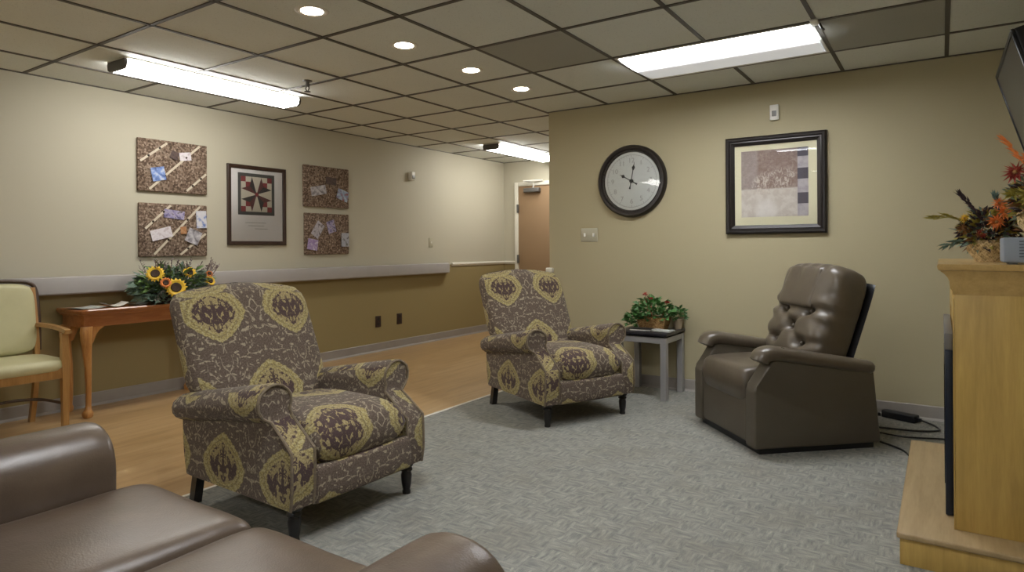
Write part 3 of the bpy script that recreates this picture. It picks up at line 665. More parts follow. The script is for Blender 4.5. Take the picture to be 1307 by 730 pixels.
# ------------------------------------------------------------------ patterned armchairs
def make_armchair(lab):
    t = thing('armchair', lab, 'armchair', (0,0,0), 0, 'matching medallion-patterned armchairs'); fb = M['fabric']
    # seat frame
    bm = BM(); box(bm, (-.40,-.29,.15), (.405,.29,.31), .02, 3); boxuv(bm, (0,.1)); obj('seat_frame', bm, fb, t)
    bm = BM(); prism(bm, [(.39,.15),(.432,.148),(.448,.16),(.452,.20),(.448,.285),(.435,.30),(.39,.30)], 'y', -.262, .262, .006, 2); boxuv(bm, (.0,.30)); obj('front_rail', bm, fb, t)
    # seat cushion
    bm = BM(); Mx = Matrix.Translation((.143,0,.372)) @ Matrix.Rotation(0,4,'Z')
    cushion(bm, .625, .53, .225, Mx, 30, p=5, q=.42, k=.07, front=lambda u,v: .016*(1-u*u)*(1-v*v)-.005*sin(11*v+2*u)*max(0,u-.45)*2); boxuv(bm, (.13,.33), side=(.1,.2)); obj('seat_cushion', bm, fb, t, 60)
    # back
    bm = BM(); rings = []; n = 40; K = 26
    for i in range(K+1):
        q = i/K; z = .20+.755*q; lean = -.135-.290*max(0, (z-.30)/.68)
        W = .300+.058*min(1, max(0,(z-.44)/.10))+.008*q; D = .105-.03*q; sh = 1.0
        if q > .90:
            a = (q-.90)/.10; sh = math.sqrt(max(0, 1-a*a*.96)); W *= .89+.11*sh; D *= max(.28, sh)
        if z < .35: W = min(W, .255)
        ring = []
        for k in range(n):
            a = 2*PI*k/n; ca, sa = cos(a), sin(a)
            y = W*math.copysign(abs(sa)**.40, sa); x = D*math.copysign(abs(ca)**.6, ca)
            bul = .022*(1-(y/W)**2)*(1-(2*q-1)**2) if ca > 0 else 0
            crown = .052*q**3*(1-(y/.37)**2)
            ring.append((lean-.10+x+bul-crown*.4, y, z+crown))
        rings.append(ring)
    ringloft(bm, rings); boxuv(bm, (.21,-.865), side=(.1,.1)); obj('backrest', bm, fb, t, 70)
    # arms
    for s in (1, -1):
        oc, oz, orr = .343, .556, .080
        left = [(.372,.15),(.374,.22),(.374,.30),(.372,.38),(.368,.44),(.366,.478)]
        right = [(.262,.15),(.262,.22),(.262,.30),(.262,.38),(.262,.44),(.263,.49)]
        arc = []; a0, a1 = -64, 208
        for k in range(13):
            a = math.radians(a0+(a1-a0)*k/12); arc.append((oc+orr*cos(a), oz+orr*sin(a)))
        prof = left+arc+right[::-1]
        def xf(z):
            f = min(1, max(0, (.50-z)/.13)); f = f*f*(3-2*f); return .275+.150*f - (.012 if z < .2 else 0)
        def xr(z):
            f = min(1, max(0, (z-.15)/.33)); return -.365-.040*f
        rings = []
        for v in [0,.02,.06,.2,.35,.5,.65,.8,.9,.96,.985,1]:
            ring = []
            for (y, z) in prof:
                edge = max(0, 1-min(v,1-v)/.03) if min(v,1-v) < .03 else 0
                cy, cz = .318, z
                yy = y+(cy-y)*.10*edge
                # roll sits a little lower at the rear
                fz = min(1, max(0, (z-.15)/.33)); zz = z-.088*(1-v)*fz-(edge*.008 if z > .6 else 0)
                if z > .478: zz = zz-(z-.478)*.22*(1-v)
                ring.append(Vector((xr(z)+(xf(z)-xr(z))*v, s*yy, zz)))
            rings.append(ring)
        bm = BM(); R = ringloft(bm, rings, False, False); m = len(prof)
        for ring, fl in ((R[0], True), (R[-1], False)):
            for i in range(m//2):
                j = m-1-i
                if j-i < 2: break
                vs = [ring[i], ring[i+1], ring[j-1], ring[j]]
                vs = list(dict.fromkeys(vs)); bm.faces.new(vs if len(vs) > 2 else vs)
        boxuv(bm, (.16,.05), side=(.26,-.62)); ar = obj('arm', bm, fb, t, 60)
        pp = [Vector((xf(z)+.002, s*(y+(.318-y)*.02), z-(.008 if z > .6 else 0))) for (y, z) in prof]
        bm = BM(); tube(bm, pp, .0065, 6); obj('piping', bm, M['piping'], ar)
    # legs
    for s in (1,-1):
        bm = BM(); lathe(bm, [(.030,.165),(.034,.16),(.034,.135),(.024,.128),(.030,.12),(.030,.112),(.022,.106),(.027,.09),(.024,.05),(.018,.02),(.021,.012),(.020,0),(0,0)], 18, c=(.365,s*.318,0)); obj('leg', bm, M['black_wood'], t)
        bm = BM(); ringloft(bm, [[(-.335+dx*.02-.04*(1-z/.17), s*.32+dy*.02, z) for dx, dy in ((-1,-1),(1,-1),(1,1),(-1,1))] for z in (0,.17)]); obj('leg', bm, M['black_wood'], t, 0)
    return t
c1 = make_armchair('patterned rolled-arm armchair in the foreground, nearest the sunflower table')
c2 = copy_tree(c1); c2['label'] = 'patterned rolled-arm armchair farther back, beside the small plant table'
c1.location = (2.865,2.0,.004); c1.rotation_euler = (0,0,math.radians(-1.5))
c2.location = (3.04,4.11,.004); c2.rotation_euler = (0,0,math.radians(-26))

# ------------------------------------------------------------------ leather recliner
t = thing('recliner', 'brown leather tufted recliner chair in front of the framed print', 'recliner', (4.55,4.31,.004), math.radians(223.3))
bm = BM(); box(bm, (-.37,-.35,0), (.355,.35,.05), .004); obj('base', bm, M['black'], t)
for s in (1,-1):
    pts = [(.40,.035),(.40,.365),(.385,.39),(.30,.525),(.27,.54),(-.355,.45),(-.40,.035)]
    bm = BM(); prism(bm, pts, 'y', s*.275, s*.3775, .014, 3); ar = obj('arm', bm, M['recpanel'], t)
    # rolled pad along the top of the arm
    path = [(-.36,.465),(-.2,.492),(0,.525),(.18,.555),(.275,.568),(.325,.555),(.345,.52)]; P = smooth_path([(x,0,z) for x, z in path], 5)
    rings = []
    for i, p in enumerate(P):
        a = P[min(i+1,len(P)-1)]-P[max(i-1,0)]; a.normalize(); u = Vector((-a.z,0,a.x)); f = i/(len(P)-1)
        hw = .064+.006*sin(PI*f); hh = .040+.006*f; e = 1 if 0 < i < len(P)-1 else .75
        if i == len(P)-1: hh *= .7
        rings.append([Vector((p.x,s*.330,p.z))+Vector((0,1,0))*hw*e*math.copysign(abs(cos(b))**.8,cos(b))+u*hh*e*math.copysign(abs(sin(b))**.8,sin(b)) for b in [2*PI*k/20 for k in range(20)]])
    bm = BM(); ringloft(bm, rings); obj('arm_pad', bm, M['rec'], ar, 70)
bm = BM(); box(bm, (.0,-.272,.05), (.39,.272,.31), .015, 3); obj('footrest', bm, M['recpanel'], t)
bm = BM(); cushion(bm, .62, .545, .21, Matrix.Translation((.100,0,.368)), 28, p=12, q=.27, k=.03, front=lambda u,v: .012*(1-u*u)); obj('seat_cushion', bm, M['rec'], t, 70)
# backrest pad, tufted
def tuft(u, v):
    z = .0
    bt = [(-.42,.02),(.42,.02),(0,-.30),(-.42,-.60),(.42,-.60)]
    for (a, b) in bt: z -= .050*math.exp(-(((u-a)/.13)**2+((v-b)/.085)**2))
    def crease(a, b, dpt, wd):
        ax, ay = a; bx, by = b; dx, dy = bx-ax, by-ay; L2 = dx*dx+dy*dy; q = max(0, min(1, ((u-ax)*dx+(v-ay)*dy)/L2))
        return -dpt*math.exp(-(((u-ax-q*dx)**2+((v-ay-q*dy)*1.2)**2)/wd**2))
    for a, b in (((-.42,.02),(0,-.3)),((.42,.02),(0,-.3)),((0,-.3),(-.42,-.6)),((0,-.3),(.42,-.6)),((-.42,.02),(.42,.02)),((-.42,.02),(-1,.10)),((.42,.02),(1,.10)),((.42,-.6),(1,-.55)),((-.42,-.6),(-1,-.55))): z += crease(a, b, .018, .075)
    z += .013*sin(15*v+4*u+2*sin(5*v))*(max(0,abs(u)-.5)/.5) + .006*sin(19*u)*max(0,v-.7)/.3
    return z + .030*(1-u*u)
Mb = Matrix.Translation((-.230,0,.735)) @ Matrix.Rotation(math.radians(-20),4,'Y') @ Matrix(((0,0,1,0),(1,0,0,0),(0,1,0,0),(0,0,0,1)))
bm = BM(); cushion(bm, .59, .66, .25, Mb, 44, p=7, q=.34, k=.09, front=tuft); bk = obj('backrest', bm, M['rec'], t, 80)
for (a, b) in [(-.42,.02),(.42,.02),(0,-.30),(-.42,-.60),(.42,-.60)]:
    bm = BM(); p = Mb @ Vector((a*.295, b*.33, .125+.030*(1-a*a)-.045)); bmesh.ops.create_uvsphere(bm, u_segments=12, v_segments=8, radius=.013, matrix=Matrix.Translation(p)); obj('button', bm, M['rec'], bk, 80)
bm = BM(); cushion(bm, .34, .27, .040, Mb @ Matrix.Translation((-.02,.155,.136)) @ Matrix.Rotation(-.04,4,'X'), 20, p=6, q=.35, k=.04, front=lambda u,v: .006*sin(8*u)*max(0,v)); obj('head_pad', bm, M['rec'], bk, 70)
bm = BM(); cushion(bm, .56, .62, .035, Mb @ Matrix.Translation((0,-.03,-.138)), 12, p=10, q=.3, k=.03); obj('back_panel', bm, M['black'], t, 60)
# its cables and transformer behind
t = thing('power_adapter', 'black power adapter block on the floor behind the recliner', 'power adapter', (5.155,5.09,.004), math.radians(-24))
bm = BM(); box(bm, (-.11,-.035,0), (.11,.035,.05), .010, 3); obj('block', bm, M['black'], t)
bm = BM(); box(bm, (.11,-.012,.012), (.135,.012,.036), .004); obj('plug_end', bm, M['black'], t)
def cord(name, pts, r, lab, mt):
    bm = BM(); tube(bm, smooth_path(pts, 8), r, 8); return tag(obj(name, bm, mt), lab, 'cord')
adp = bpy.data.objects['power_adapter']; Ai = (Matrix.Translation(adp.location) @ Matrix.Rotation(math.radians(-24),4,'Z')).inverted()
bm = BM(); tube(bm, smooth_path([Ai @ Vector(p) for p in [(5.278,5.035,.028),(5.36,4.98,.012),(5.37,4.88,.012),(5.25,4.80,.012),(5.05,4.77,.012),(4.86,4.72,.012),(4.80,4.66,.012)]], 8), .006, 8); obj('cord', bm, M['black'], adp)
cord('extension_cord', [(4.82,4.60,.011),(5.0,4.66,.011),(5.2,4.62,.011),(5.45,4.70,.011),(5.75,4.66,.011),(5.92,4.7,.011)], .005, 'thin dark cord running from the recliner to the fireplace side', M['black'])
cord('cable', [(4.86,4.55,.011),(5.0,4.50,.011),(5.10,4.42,.011),(5.20,4.32,.011),(5.24,4.22,.011)], .006, 'short black cord crossing the carpet toward the hearth corner', M['black'])
t = thing('adapter_plug', 'small pale plug lying by the baseboard next to the adapter block', 'plug', (4.99,5.10,.004), .3)
bm = BM(); box(bm, (-.03,-.02,0), (.03,.02,.035), .006); obj('plug_body', bm, M['fixwhite'], t)
bm = BM(); box(bm, (.03,-.014,.006), (.05,.014,.028), .003); obj('plug_cap', bm, M['black'], t)

# ------------------------------------------------------------------ small plant table
t = thing('side_table', 'small square silver table with a black top beside the far armchair', 'side table', (3.435,4.95,.004))
for x, y in ((-.185,-.185),(.185,-.185),(.185,.185),(-.185,.185)):
    bm = BM(); box(bm, (x-.024,y-.024,0), (x+.024,y+.024,.48), .002, 1); obj('leg', bm, M['silver'], t)
bm = BM()
for s in (-1,1): box(bm, (-.161,s*.185-.022,.435), (.161,s*.185+.022,.48), .002, 1); box(bm, (s*.185-.022,-.161,.435), (s*.185+.022,.161,.48), .002, 1)
obj('apron', bm, M['silver'], t)
bm = BM(); box(bm, (-.215,-.215,.492), (.215,.215,.516), .003); box(bm, (-.17,-.17,.48), (.17,.17,.492)); obj('table_top', bm, M['blacktop'], t)
TZ = .520
t = thing('closed_notebook', 'dark closed notebook lying at the front of the plant table', 'notebook', (3.41,4.83,TZ), .12)
bm = BM(); box(bm, (-.085,-.055,0), (.085,.055,.006), .002); box(bm, (-.085,-.055,.016), (.085,.055,.02), .002); box(bm, (-.088,-.055,0), (-.083,.055,.02), .002); obj('cover', bm, M['black'], t)
bm = BM(); box(bm, (-.082,-.052,.0055), (.083,.053,.0165)); obj('pages', bm, M['paper'], t)
bm = BM(); box(bm, (-.085,-.055,0), (.085,.055,.012), .002); tag(obj('magazine', bm, M['greypaper'], loc=(3.565,4.87,TZ), rot=(0,0,-.1)), 'pale grey magazine on the right of the plant table', 'magazine')
def bush(bm, n, c, rad, ln, wd, zmin=None, mi=0, up=.3):
    for _ in range(n):
        while True:
            v = Vector((random.uniform(-1,1), random.uniform(-1,1), random.uniform(-.6,1)))
            if .25 < v.length < 1: break
        p = Vector((c[0]+v.x*rad[0], c[1]+v.y*rad[1], c[2]+v.z*rad[2]))
        if zmin and p.z < zmin: p.z = zmin+random.uniform(0,.02)
        d = Vector((v.x+random.uniform(-.5,.5), v.y+random.uniform(-.5,.5), v.z*.6+up+random.uniform(-.4,.3)))
        leaf(bm, p, d, ln*random.uniform(.7,1.25), wd*random.uniform(.7,1.2), random.uniform(.1,.9), mi)
t = thing('potted_ivy', 'bushy green ivy with a few red flowers in a brown basket on the side table', 'plant', (3.45,4.99,TZ))
bm = BM(); ringloft(bm, [[(w_*sx_, d_*sy_, z) for sx_, sy_ in ((-1,-1),(1,-1),(1,1),(-1,1))] for z, w_, d_ in ((0,.10,.055),(.10,.125,.07),(.10,.118,.064),(.03,.105,.058))]); obj('basket', bm, M['basket'], t, 20)
bm = BM(); box(bm, (-.108,-.058,.03), (.108,.058,.09)); obj('soil', bm, M['disc'], t)
bm = BM(); bush(bm, 260, (0,0,.14), (.165,.10,.10), .05, .042, .03); bush(bm, 90, (-.15,-.06,.06), (.06,.06,.06), .05, .04, .012); obj('foliage', bm, M['ivy'], t, 0)
for p in ((-.06,-.03,.275),(-.04,.0,.25),(-.01,-.04,.24),(.12,-.02,.215)):
    bm = BM(); tube(bm, [(p[0]*.6,p[1]*.6,.1),(p[0],p[1],p[2])], .0025, 5)
    for _ in range(14): leaf(bm, p, (random.uniform(-1,1),random.uniform(-1,1),random.uniform(-.2,1)), .026, .02, .4)
    obj('flower', bm, M['red'], t, 0)
t = thing('potted_plant', 'tiny green plant in a beige pot at the right rear of the side table', 'plant', (3.612,5.10,TZ))
bm = BM(); lathe(bm, [(0,0),(.03,0),(.042,.07),(.046,.07),(.046,.08),(.036,.08),(.034,.06),(0,.06)], 18); obj('pot', bm, M['pot'], t)
bm = BM(); bush(bm, 90, (0,0,.115), (.065,.055,.06), .04, .028, .07); obj('foliage', bm, M['ivy'], t, 0)

# ------------------------------------------------------------------ console table with sunflowers
CY0, CY1, CH = 2.07, 3.10, .765
t = thing('console_table', 'cherry wood console table with cabriole legs under the handrail', 'console table', (.03,0,0))
def topout(ins, k=.055):
    a, b, c, d = ins, .385-ins, CY0+ins, CY1-ins
    return [(a,c),(b-k,c),(b-k*.3,c+k*.25),(b,c+k),(b,d-k),(b-k*.3,d-k*.25),(b-k,d),(a,d)]
bm = BM(); ringloft(bm, [[(x,y,z) for x, y in topout(i)] for i, z in ((.018,CH-.048),(.016,CH-.038),(.006,CH-.03),(0,CH-.02),(0,CH-.008),(.006,CH))]); obj('table_top', bm, M['cherry'], t, 35)
bm = BM(); ringloft(bm, [[(x,y,z) for x, y in topout(.03,.05)] for z in (CH-.125,CH-.118,CH-.048)]); obj('apron', bm, M['cherry'], t, 35)
def cab_leg(x, y, sx, sy):
    bm = BM(); rings = []
    prof = [(0,.020,.004,0),(.012,.028,.004,0),(.035,.031,.004,0),(.05,.026,.002,0),(.062,.019,-.003,0),(.09,.017,-.006,0),(.2,.0175,-.008,0),(.35,.021,-.004,0),(.48,.028,.008,0),(.56,.034,.016,0),(.61,.036,.016,0),(.645,.034,.010,0)]
    for z, r, off, _ in prof:
        cx, cy = x+sx*off, y+sy*off; ring = []
        for k in range(16):
            a = 2*PI*k/16; e = .75; lob = 1+(.16*cos(4*a+PI/4) if z < .045 else 0)
            ring.append((cx+r*lob*math.copysign(abs(cos(a))**e,cos(a)), cy+r*lob*math.copysign(abs(sin(a))**e,sin(a)), z))
        rings.append(ring)
    ringloft(bm, rings); obj('leg', bm, M['cherryleg'], t, 50)
    # scrolled knee brackets
    bm = BM(); prism(bm, [(y,CH-.12),(y-sy*.105,CH-.12),(y-sy*.10,CH-.135),(y-sy*.07,CH-.145),(y-sy*.05,CH-.17),(y-sy*.03,CH-.24),(y,CH-.25)], 'x', x-.014, x+.016, .004, 2); obj('knee_bracket', bm, M['cherryleg'], t)
for x, sx in ((.335,1),(.035,-1)):
    for y, sy in ((CY0+.065,-1),(CY1-.065,1)): cab_leg(x, y, sx, sy)
t = thing('sunflower_arrangement', 'wide low sunflower and greenery arrangement on the console table', 'flower arrangement', (.265,2.80,CH))
bm = BM(); lathe(bm, [(0,0),(.10,0),(.135,.03),(.15,.075),(.14,.08),(.12,.04),(0,.03)], 24, M=Matrix.Diagonal((.8,1.35,1,1))); obj('bowl', bm, M['dusk'], t)
bm = BM(); bush(bm, 470, (.01,0,.12), (.13,.30,.15), .07, .045, .02); bush(bm, 90, (.09,-.05,.03), (.05,.27,.03), .07, .045, .005); obj('foliage', bm, M['bluegreen'], t, 0)
bm = BM(); bush(bm, 260, (.03,0,.15), (.12,.29,.14), .075, .035, .03); obj('leaves', bm, M['green'], t, 0)
bm = BM()
for _ in range(34):
    y = random.uniform(-.2,.3); a = (random.uniform(-.05,.1), y, .2); b = (a[0]+random.uniform(-.05,.08), y*1.2+random.uniform(-.05,.05), random.uniform(.26,.345))
    tube(bm, [a,b], [.003,.002], 5)
    for k in range(5): leaf(bm, Vector(a).lerp(Vector(b), .5+.12*k), (random.uniform(-1,1),random.uniform(-1,1),1), .03, .012)
obj('dried_stems', bm, M['mauve'], t, 0)
bm = BM()
for _ in range(16):
    p = (random.uniform(.09,.14), random.uniform(-.24,.26), random.uniform(.04,.2))
    for k in range(5): leaf(bm, p, (1,random.uniform(-1,1),random.uniform(-1,.5)), .045, .014)
obj('pale_sprigs', bm, noisy('pale_sprig', (.34,.29,.26), (.45,.40,.36), 30, .7), t, 0)
def sunflower(p, d, r, parent, pet=M['yellow']):
    d = Vector(d).normalized(); q = d.to_track_quat('Z','Y').to_matrix().to_4x4(); Mx = Matrix.Translation(p) @ q
    bm = BM()
    for lay, (n, rr, zz) in enumerate(((16, r, 0), (14, r*.86, .006))):
        for k in range(n):
            a = 2*PI*(k+.5*lay)/n+random.uniform(-.08,.08); wd = r*.16; r0_ = r*.36
            pts = [(r0_,-wd*.5,zz),(r*.68,-wd,zz+.010),(rr,0,zz+random.uniform(-.004,.012)),(r*.68,wd,zz+.010),(r0_,wd*.5,zz)]
            vs = [bm.verts.new(Mx @ Vector((x*cos(a)-y*sin(a), x*sin(a)+y*cos(a), z))) for x, y, z in pts]; bm.faces.new(vs)
    fl = obj('sunflower', bm, pet, parent, 0)
    bm = BM(); lathe(bm, [(0,-.008),(r*.46,-.006),(r*.48,.008),(r*.40,.017),(r*.2,.014),(0,.012)], 20, M=Mx); obj('flower_disc', bm, M['disc'], fl)
sunflower((.185,-.075,.125), (1,-.45,.35), .082, t); sunflower((.12,-.20,.235), (1,-.6,.5), .070, t); sunflower((.175,-.15,.165), (1,-.4,.4), .045, t, M['orange'])
sunflower((.11,.075,.235), (1,-.2,.7), .055, t); sunflower((.12,.24,.16), (.9,.1,.5), .05, t); sunflower((.08,.26,.215), (.8,0,.7), .035, t, M['orange'])
# papers on the console
for i, (x, y, r, w_, h_, mt, lab) in enumerate(((.25,2.17,.1,.20,.19,'greypaper','printed sheet lying on the left end of the console table'), (.27,2.355,-.15,.16,.15,'paper','crumpled white paper in the middle of the papers on the console table'), (.30,2.50,.2,.12,.11,'greypaper','grey green leaflet on the console table beside the flowers'))):
    bm = BM(); n = 8; R = []
    for k in range(n+1):
        f = -1+2*k/n; R.append([bm.verts.new((a*w_/2, f*h_/2, .002+.012*(abs(f)**2)*(.7 if i != 1 else 2.2)+i*.003)) for a in (-1,1)])
    for k in range(n): bm.faces.new((R[k][0],R[k][1],R[k+1][1],R[k+1][0]))
    bm.normal_update(); bmesh.ops.solidify(bm, geom=bm.faces[:], thickness=.0012)
    tag(obj('paper_sheet' if i < 2 else 'leaflet', bm, M[mt], loc=(x,y,CH+.001), rot=(0,0,r)), lab, 'paper')

# ------------------------------------------------------------------ wooden armchair at the left edge
t = thing('wooden_armchair', 'honey wood armchair with yellow vinyl seat and back at the left edge', 'chair', (.20,1.64,0))
# local: faces +x, width along y (+-.27)
for s in (1,-1):
    bm = BM(); ringloft(bm, [[(x+dx*r, s*.245+dy*r, z) for dx, dy in ((-1,-1),(1,-1),(1,1),(-1,1))] for z, x, r in ((0,.435,.016),(.38,.435,.021),(.45,.435,.021),(.645,.425,.017))]); obj('leg', bm, M['chairwood'], t, 30)
    pth = smooth_path([(-.06,s*.235,0),(.005,s*.235,.24),(.03,s*.235,.45),(.005,s*.235,.70),(-.045,s*.235,.93)], 5)
    bm = BM(); ringloft(bm, [[(p.x+dx*.019, p.y+dy*.015, p.z) for dx, dy in ((-1,-1),(1,-1),(1,1),(-1,1))] for p in pth]); obj('leg', bm, M['darkwood'] if 0 else M['chairwood'], t, 30)
    pth = smooth_path([(.0,s*.247,.675),(.2,s*.262,.672),(.40,s*.255,.662),(.475,s*.25,.655)], 6)
    bm = BM(); ringloft(bm, [[(p.x, p.y+dy*.024, p.z+dz*.013) for dy, dz in ((-1,-.6),(-.7,1),(.7,1),(1,-.6),(.5,-1),(-.5,-1))] for p in pth]); obj('armrest', bm, M['chairwood'], t, 40)
bm = BM(); box(bm, (.41,-.225,.355), (.447,.225,.425), .004); box(bm, (.03,-.225,.355), (.06,.225,.425), .004)
for s in (1,-1): box(bm, (.05,s*.245-.014,.355), (.42,s*.245+.014,.425), .004)
obj('seat_rail', bm, M['chairwood'], t)
bm = BM(); cushion(bm, .47, .56, .085, Matrix.Translation((.237,0,.440)), 20, p=8, q=.33, k=.14, front=lambda u,v: .012*(1-u*u)*(1-v*v)); obj('seat', bm, M['vinyl'], t, 70)
bm = BM(); pth = smooth_path([(.02,-.255,.50),(-.008,-.262,.72),(-.04,-.258,.90),(-.052,-.225,.958),(-.055,-.12,.975),(-.056,0,.98),(-.055,.12,.975),(-.052,.225,.958),(-.04,.258,.90),(-.008,.262,.72),(.02,.255,.50)], 6); tube(bm, pth, .014, 8); obj('back_frame', bm, M['darkwood'], t, 60)
Mk = Matrix.Translation((-.004,0,.722)) @ Matrix.Rotation(math.radians(-8.5),4,'Y') @ Matrix(((0,0,1,0),(1,0,0,0),(0,1,0,0),(0,0,0,1)))
bm = BM(); cushion(bm, .50, .485, .07, Mk, 20, p=7, q=.35, k=.12); obj('back_pad', bm, M['vinyl'], t, 70)
bm = BM(); tube(bm, smooth_path([(.42,-.235,.19),(.30,-.15,.215),(.25,0,.222),(.30,.15,.215),(.42,.235,.19)], 6), .010, 8); obj('stretcher', bm, M['darkwood'], t, 60)

# ------------------------------------------------------------------ leather loveseat (foreground)
t = thing('loveseat', 'brown leather two-seat sofa in the foreground with rounded arms', 'sofa', (3.91,.51,.004)); L = M['leather']
bm = BM(); box(bm, (-.60,-.42,.06), (.60,.47,.30), .02, 3); obj('base', bm, L, t)
for s in (-1,1):
    cs, cw_ = (-.3225,.565) if s < 0 else (.2825,.645)
    bm = BM(); cushion(bm, cw_, .88, .22, Matrix.Translation((cs,.125,.358)), 30, p=14, q=.30, k=.02, front=lambda u,v: .014*(1-u*u)*(1-v*v)+.003*sin(5*v+3*u)); obj('seat_cushion', bm, L, t, 70)
    # back cushion: reclined pad
    Mc = Matrix.Translation((cs,-.190,.575)) @ Matrix.Rotation(math.radians(-53),4,'X')
    bm = BM(); cushion(bm, cw_, .58, .20, Mc, 24, p=5, q=.4, k=.06, front=lambda u,v: .02*(1-u*u)); obj('back_cushion', bm, L, t, 70)
    # arm: fat rounded pad over a slab
    w0 = .61; rings = []
    pr = []
    for k in range(25):
        a = -PI/2+2*PI*k/24 if False else None
    outline = [(.0,.06),(.0,.30),(-.012,.42)]
    N_ = 14
    for k in range(N_+1):
        a = PI-PI*k/N_; outline.append((.115+.128*math.copysign(abs(cos(a))**.9,cos(a)), .515+.130*sin(a)**.8 if sin(a) > 0 else .515))
    outline += [(.240,.42),(.23,.30),(.23,.06)]
    for y, sc_ in ((-.50,.93),(-.485,.99),(-.3,1),(-.05,1),(.2,1),(.40,1),(.435,.995),(.448,.98),(.453,.955)):
        rings.append([(s*(w0+.115+(x-.115)*sc_), y, .06+(z-.06)*(1-(1-sc_)*.5)) for x, z in outline])
    bm = BM(); ringloft(bm, rings); obj('arm', bm, L, t, 60)
bm = BM(); prism(bm, [(-.36,.06),(-.30,.34),(-.44,.78),(-.50,.82),(-.56,.78),(-.50,.06)], 'x', -.60, .60, .03, 3); obj('back', bm, L, t)
for x in (-.80,.80):
    for y in (-.42,.40):
        bm = BM(); box(bm, (x-.03,y-.03,0), (x+.03,y+.03,.065), .004); obj('foot', bm, M['black_wood'], t)

# ------------------------------------------------------------------ fireplace
FX, FY0, FY1 = 5.433, 2.912, 4.02
t = thing('fireplace', 'golden oak electric fireplace with mantel and raised hearth at the right edge', 'fireplace', (FX,FY0,.004))
W = FY1-FY0; D = XR-.005-FX
bm = BM(); box(bm, (-.173,-.13,0), (D,W+.11,.098), .003); obj('hearth_base', bm, M['oak'], t)
bm = BM(); box(bm, (-.183,-.14,.098), (D,W+.12,.120), .006, 3); obj('hearth_top', bm, M['hearth'], t)
bm = BM(); box(bm, (0,0,.12), (D,W,1.0), .003); box(bm, (-.004,0,.12), (0,.10,.98), .001); box(bm, (-.004,W-.10,.12), (0,W,.98), .001); box(bm, (-.004,.10,.90), (0,W-.10,.98), .001); obj('body', bm, M['oak'], t)
def crown(z0, pr):
    return [[(-a,-a*.4,z0+z),(D,-a*.4,z0+z),(D,W+a*.4,z0+z),(-a,W+a*.4,z0+z)] for a, z in pr]
bm = BM(); ringloft(bm, crown(1.0, [(.003,-.005),(.005,.008),(.012,.018),(.014,.030),(.015,.044),(.020,.058),(.029,.070),(.040,.080),(.044,.084)])); obj('crown_moulding', bm, M['oak_flat'], t, 25)
bm = BM(); ringloft(bm, crown(1.0, [(.047,.085),(.051,.090),(.053,.100),(.052,.106),(.050,.108)])); obj('mantel_shelf', bm, M['oak_flat'], t, 25)
ins = None
bm = BM(); box(bm, (-.030,.13,.124), (-.004,W-.13,.77), .004); fi = obj('firebox_panel', bm, M['navy'], t)
bm = BM(); box(bm, (-.032,.13,.77), (-.004,W-.13,.835), .004); obj('vent_grille', bm, M['greymetal'], t)
bm = BM(); box(bm, (-.0325,.22,.22), (-.0295,W-.21,.70), .001); obj('glass', bm, M['fireglass'], fi)
MZ = 1.108+.004
# mantel objects
t = thing('mantel_radio', 'slate blue plastic box with a slotted grille standing on the mantel', 'radio', (5.583,2.955,MZ))
bm = BM(); box(bm, (0,0,.006), (.26,.185,.098), .006, 3)
for x in (.03,.23):
    for y in (.03,.155): box(bm, (x-.012,y-.012,0), (x+.012,y+.012,.01), .002)
obj('case', bm, M['slate'], t)
bm = BM()
for k in range(6): box(bm, (.045,-.002,.026+k*.011), (.22,.003,.031+k*.011), .0008, 1)
obj('grille', bm, M['slate_dark'], t)
bm = BM(); box(bm, (.10,-.003,.004), (.18,.006,.016), .003); obj('catch', bm, M['slate_dark'], t)
def flower(p, d, r, mt, parent, n=13, name='flower', dots=True):
    d = Vector(d).normalized(); Mx = Matrix.Translation(p) @ d.to_track_quat('Z','Y').to_matrix().to_4x4(); bm = BM()
    for lay in range(3):
        for k in range(n):
            a = 2*PI*(k+.5*lay)/n; q = .35+.4*lay; dr = Mx.to_3x3() @ Vector((cos(a),sin(a),q)); leaf(bm, p, dr, r*(1-.18*lay), r*.28, .3)
    fl = obj(name, bm, mt, parent, 0)
    if dots:
        bm = BM(); bmesh.ops.create_uvsphere(bm, u_segments=10, v_segments=6, radius=r*.22, matrix=Matrix.Translation(Vector(p)+d*r*.12)); obj('flower_disc', bm, M['rust'], fl)
    return fl
def arrangement(lab, loc, bowl, spread, hgt, fl, plumes, group='autumn flower baskets on the mantel'):
    t = thing('flower_basket', lab, 'flower basket', loc, 0, group)
    bm = BM(); lathe(bm, bowl, 26); obj('basket', bm, M['wicker'], t)
    zb = bowl[3][1]; c = (0,0,zb+hgt*.38)
    bm = BM(); bush(bm, 230, c, (spread,spread*.8,hgt*.5), .038, .026, zb*.9); obj('dark_leaves', bm, M['dusk'], t, 0)
    bm = BM(); bush(bm, 110, c, (spread*1.05,spread*.9,hgt*.5), .042, .022, zb*.9); obj('foliage', bm, M['bluegreen'], t, 0)
    bm = BM(); bush(bm, 90, c, (spread*1.05,spread*.9,hgt*.5), .042, .024, zb*.9); obj('olive_leaves', bm, M['olive'], t, 0)
    bm = BM(); bush(bm, 80, c, (spread,spread*.85,hgt*.5), .042, .026, zb*.9); obj('rust_leaves', bm, M['rust'], t, 0)
    for (p, d, r, mt) in fl: flower(p, d, r, M[mt], t)
    for pts, mt in plumes:
        bm = BM(); P = smooth_path(pts, 5); tube(bm, P, .003, 5)
        for k in range(4, len(P)):
            for _ in range(4): leaf(bm, P[k], (P[-1]-P[0])+Vector((random.uniform(-.06,.06),random.uniform(-.06,.06),random.uniform(-.04,.06))), .04, .012)
        obj('plume', bm, M[mt], t, 0)
    return t
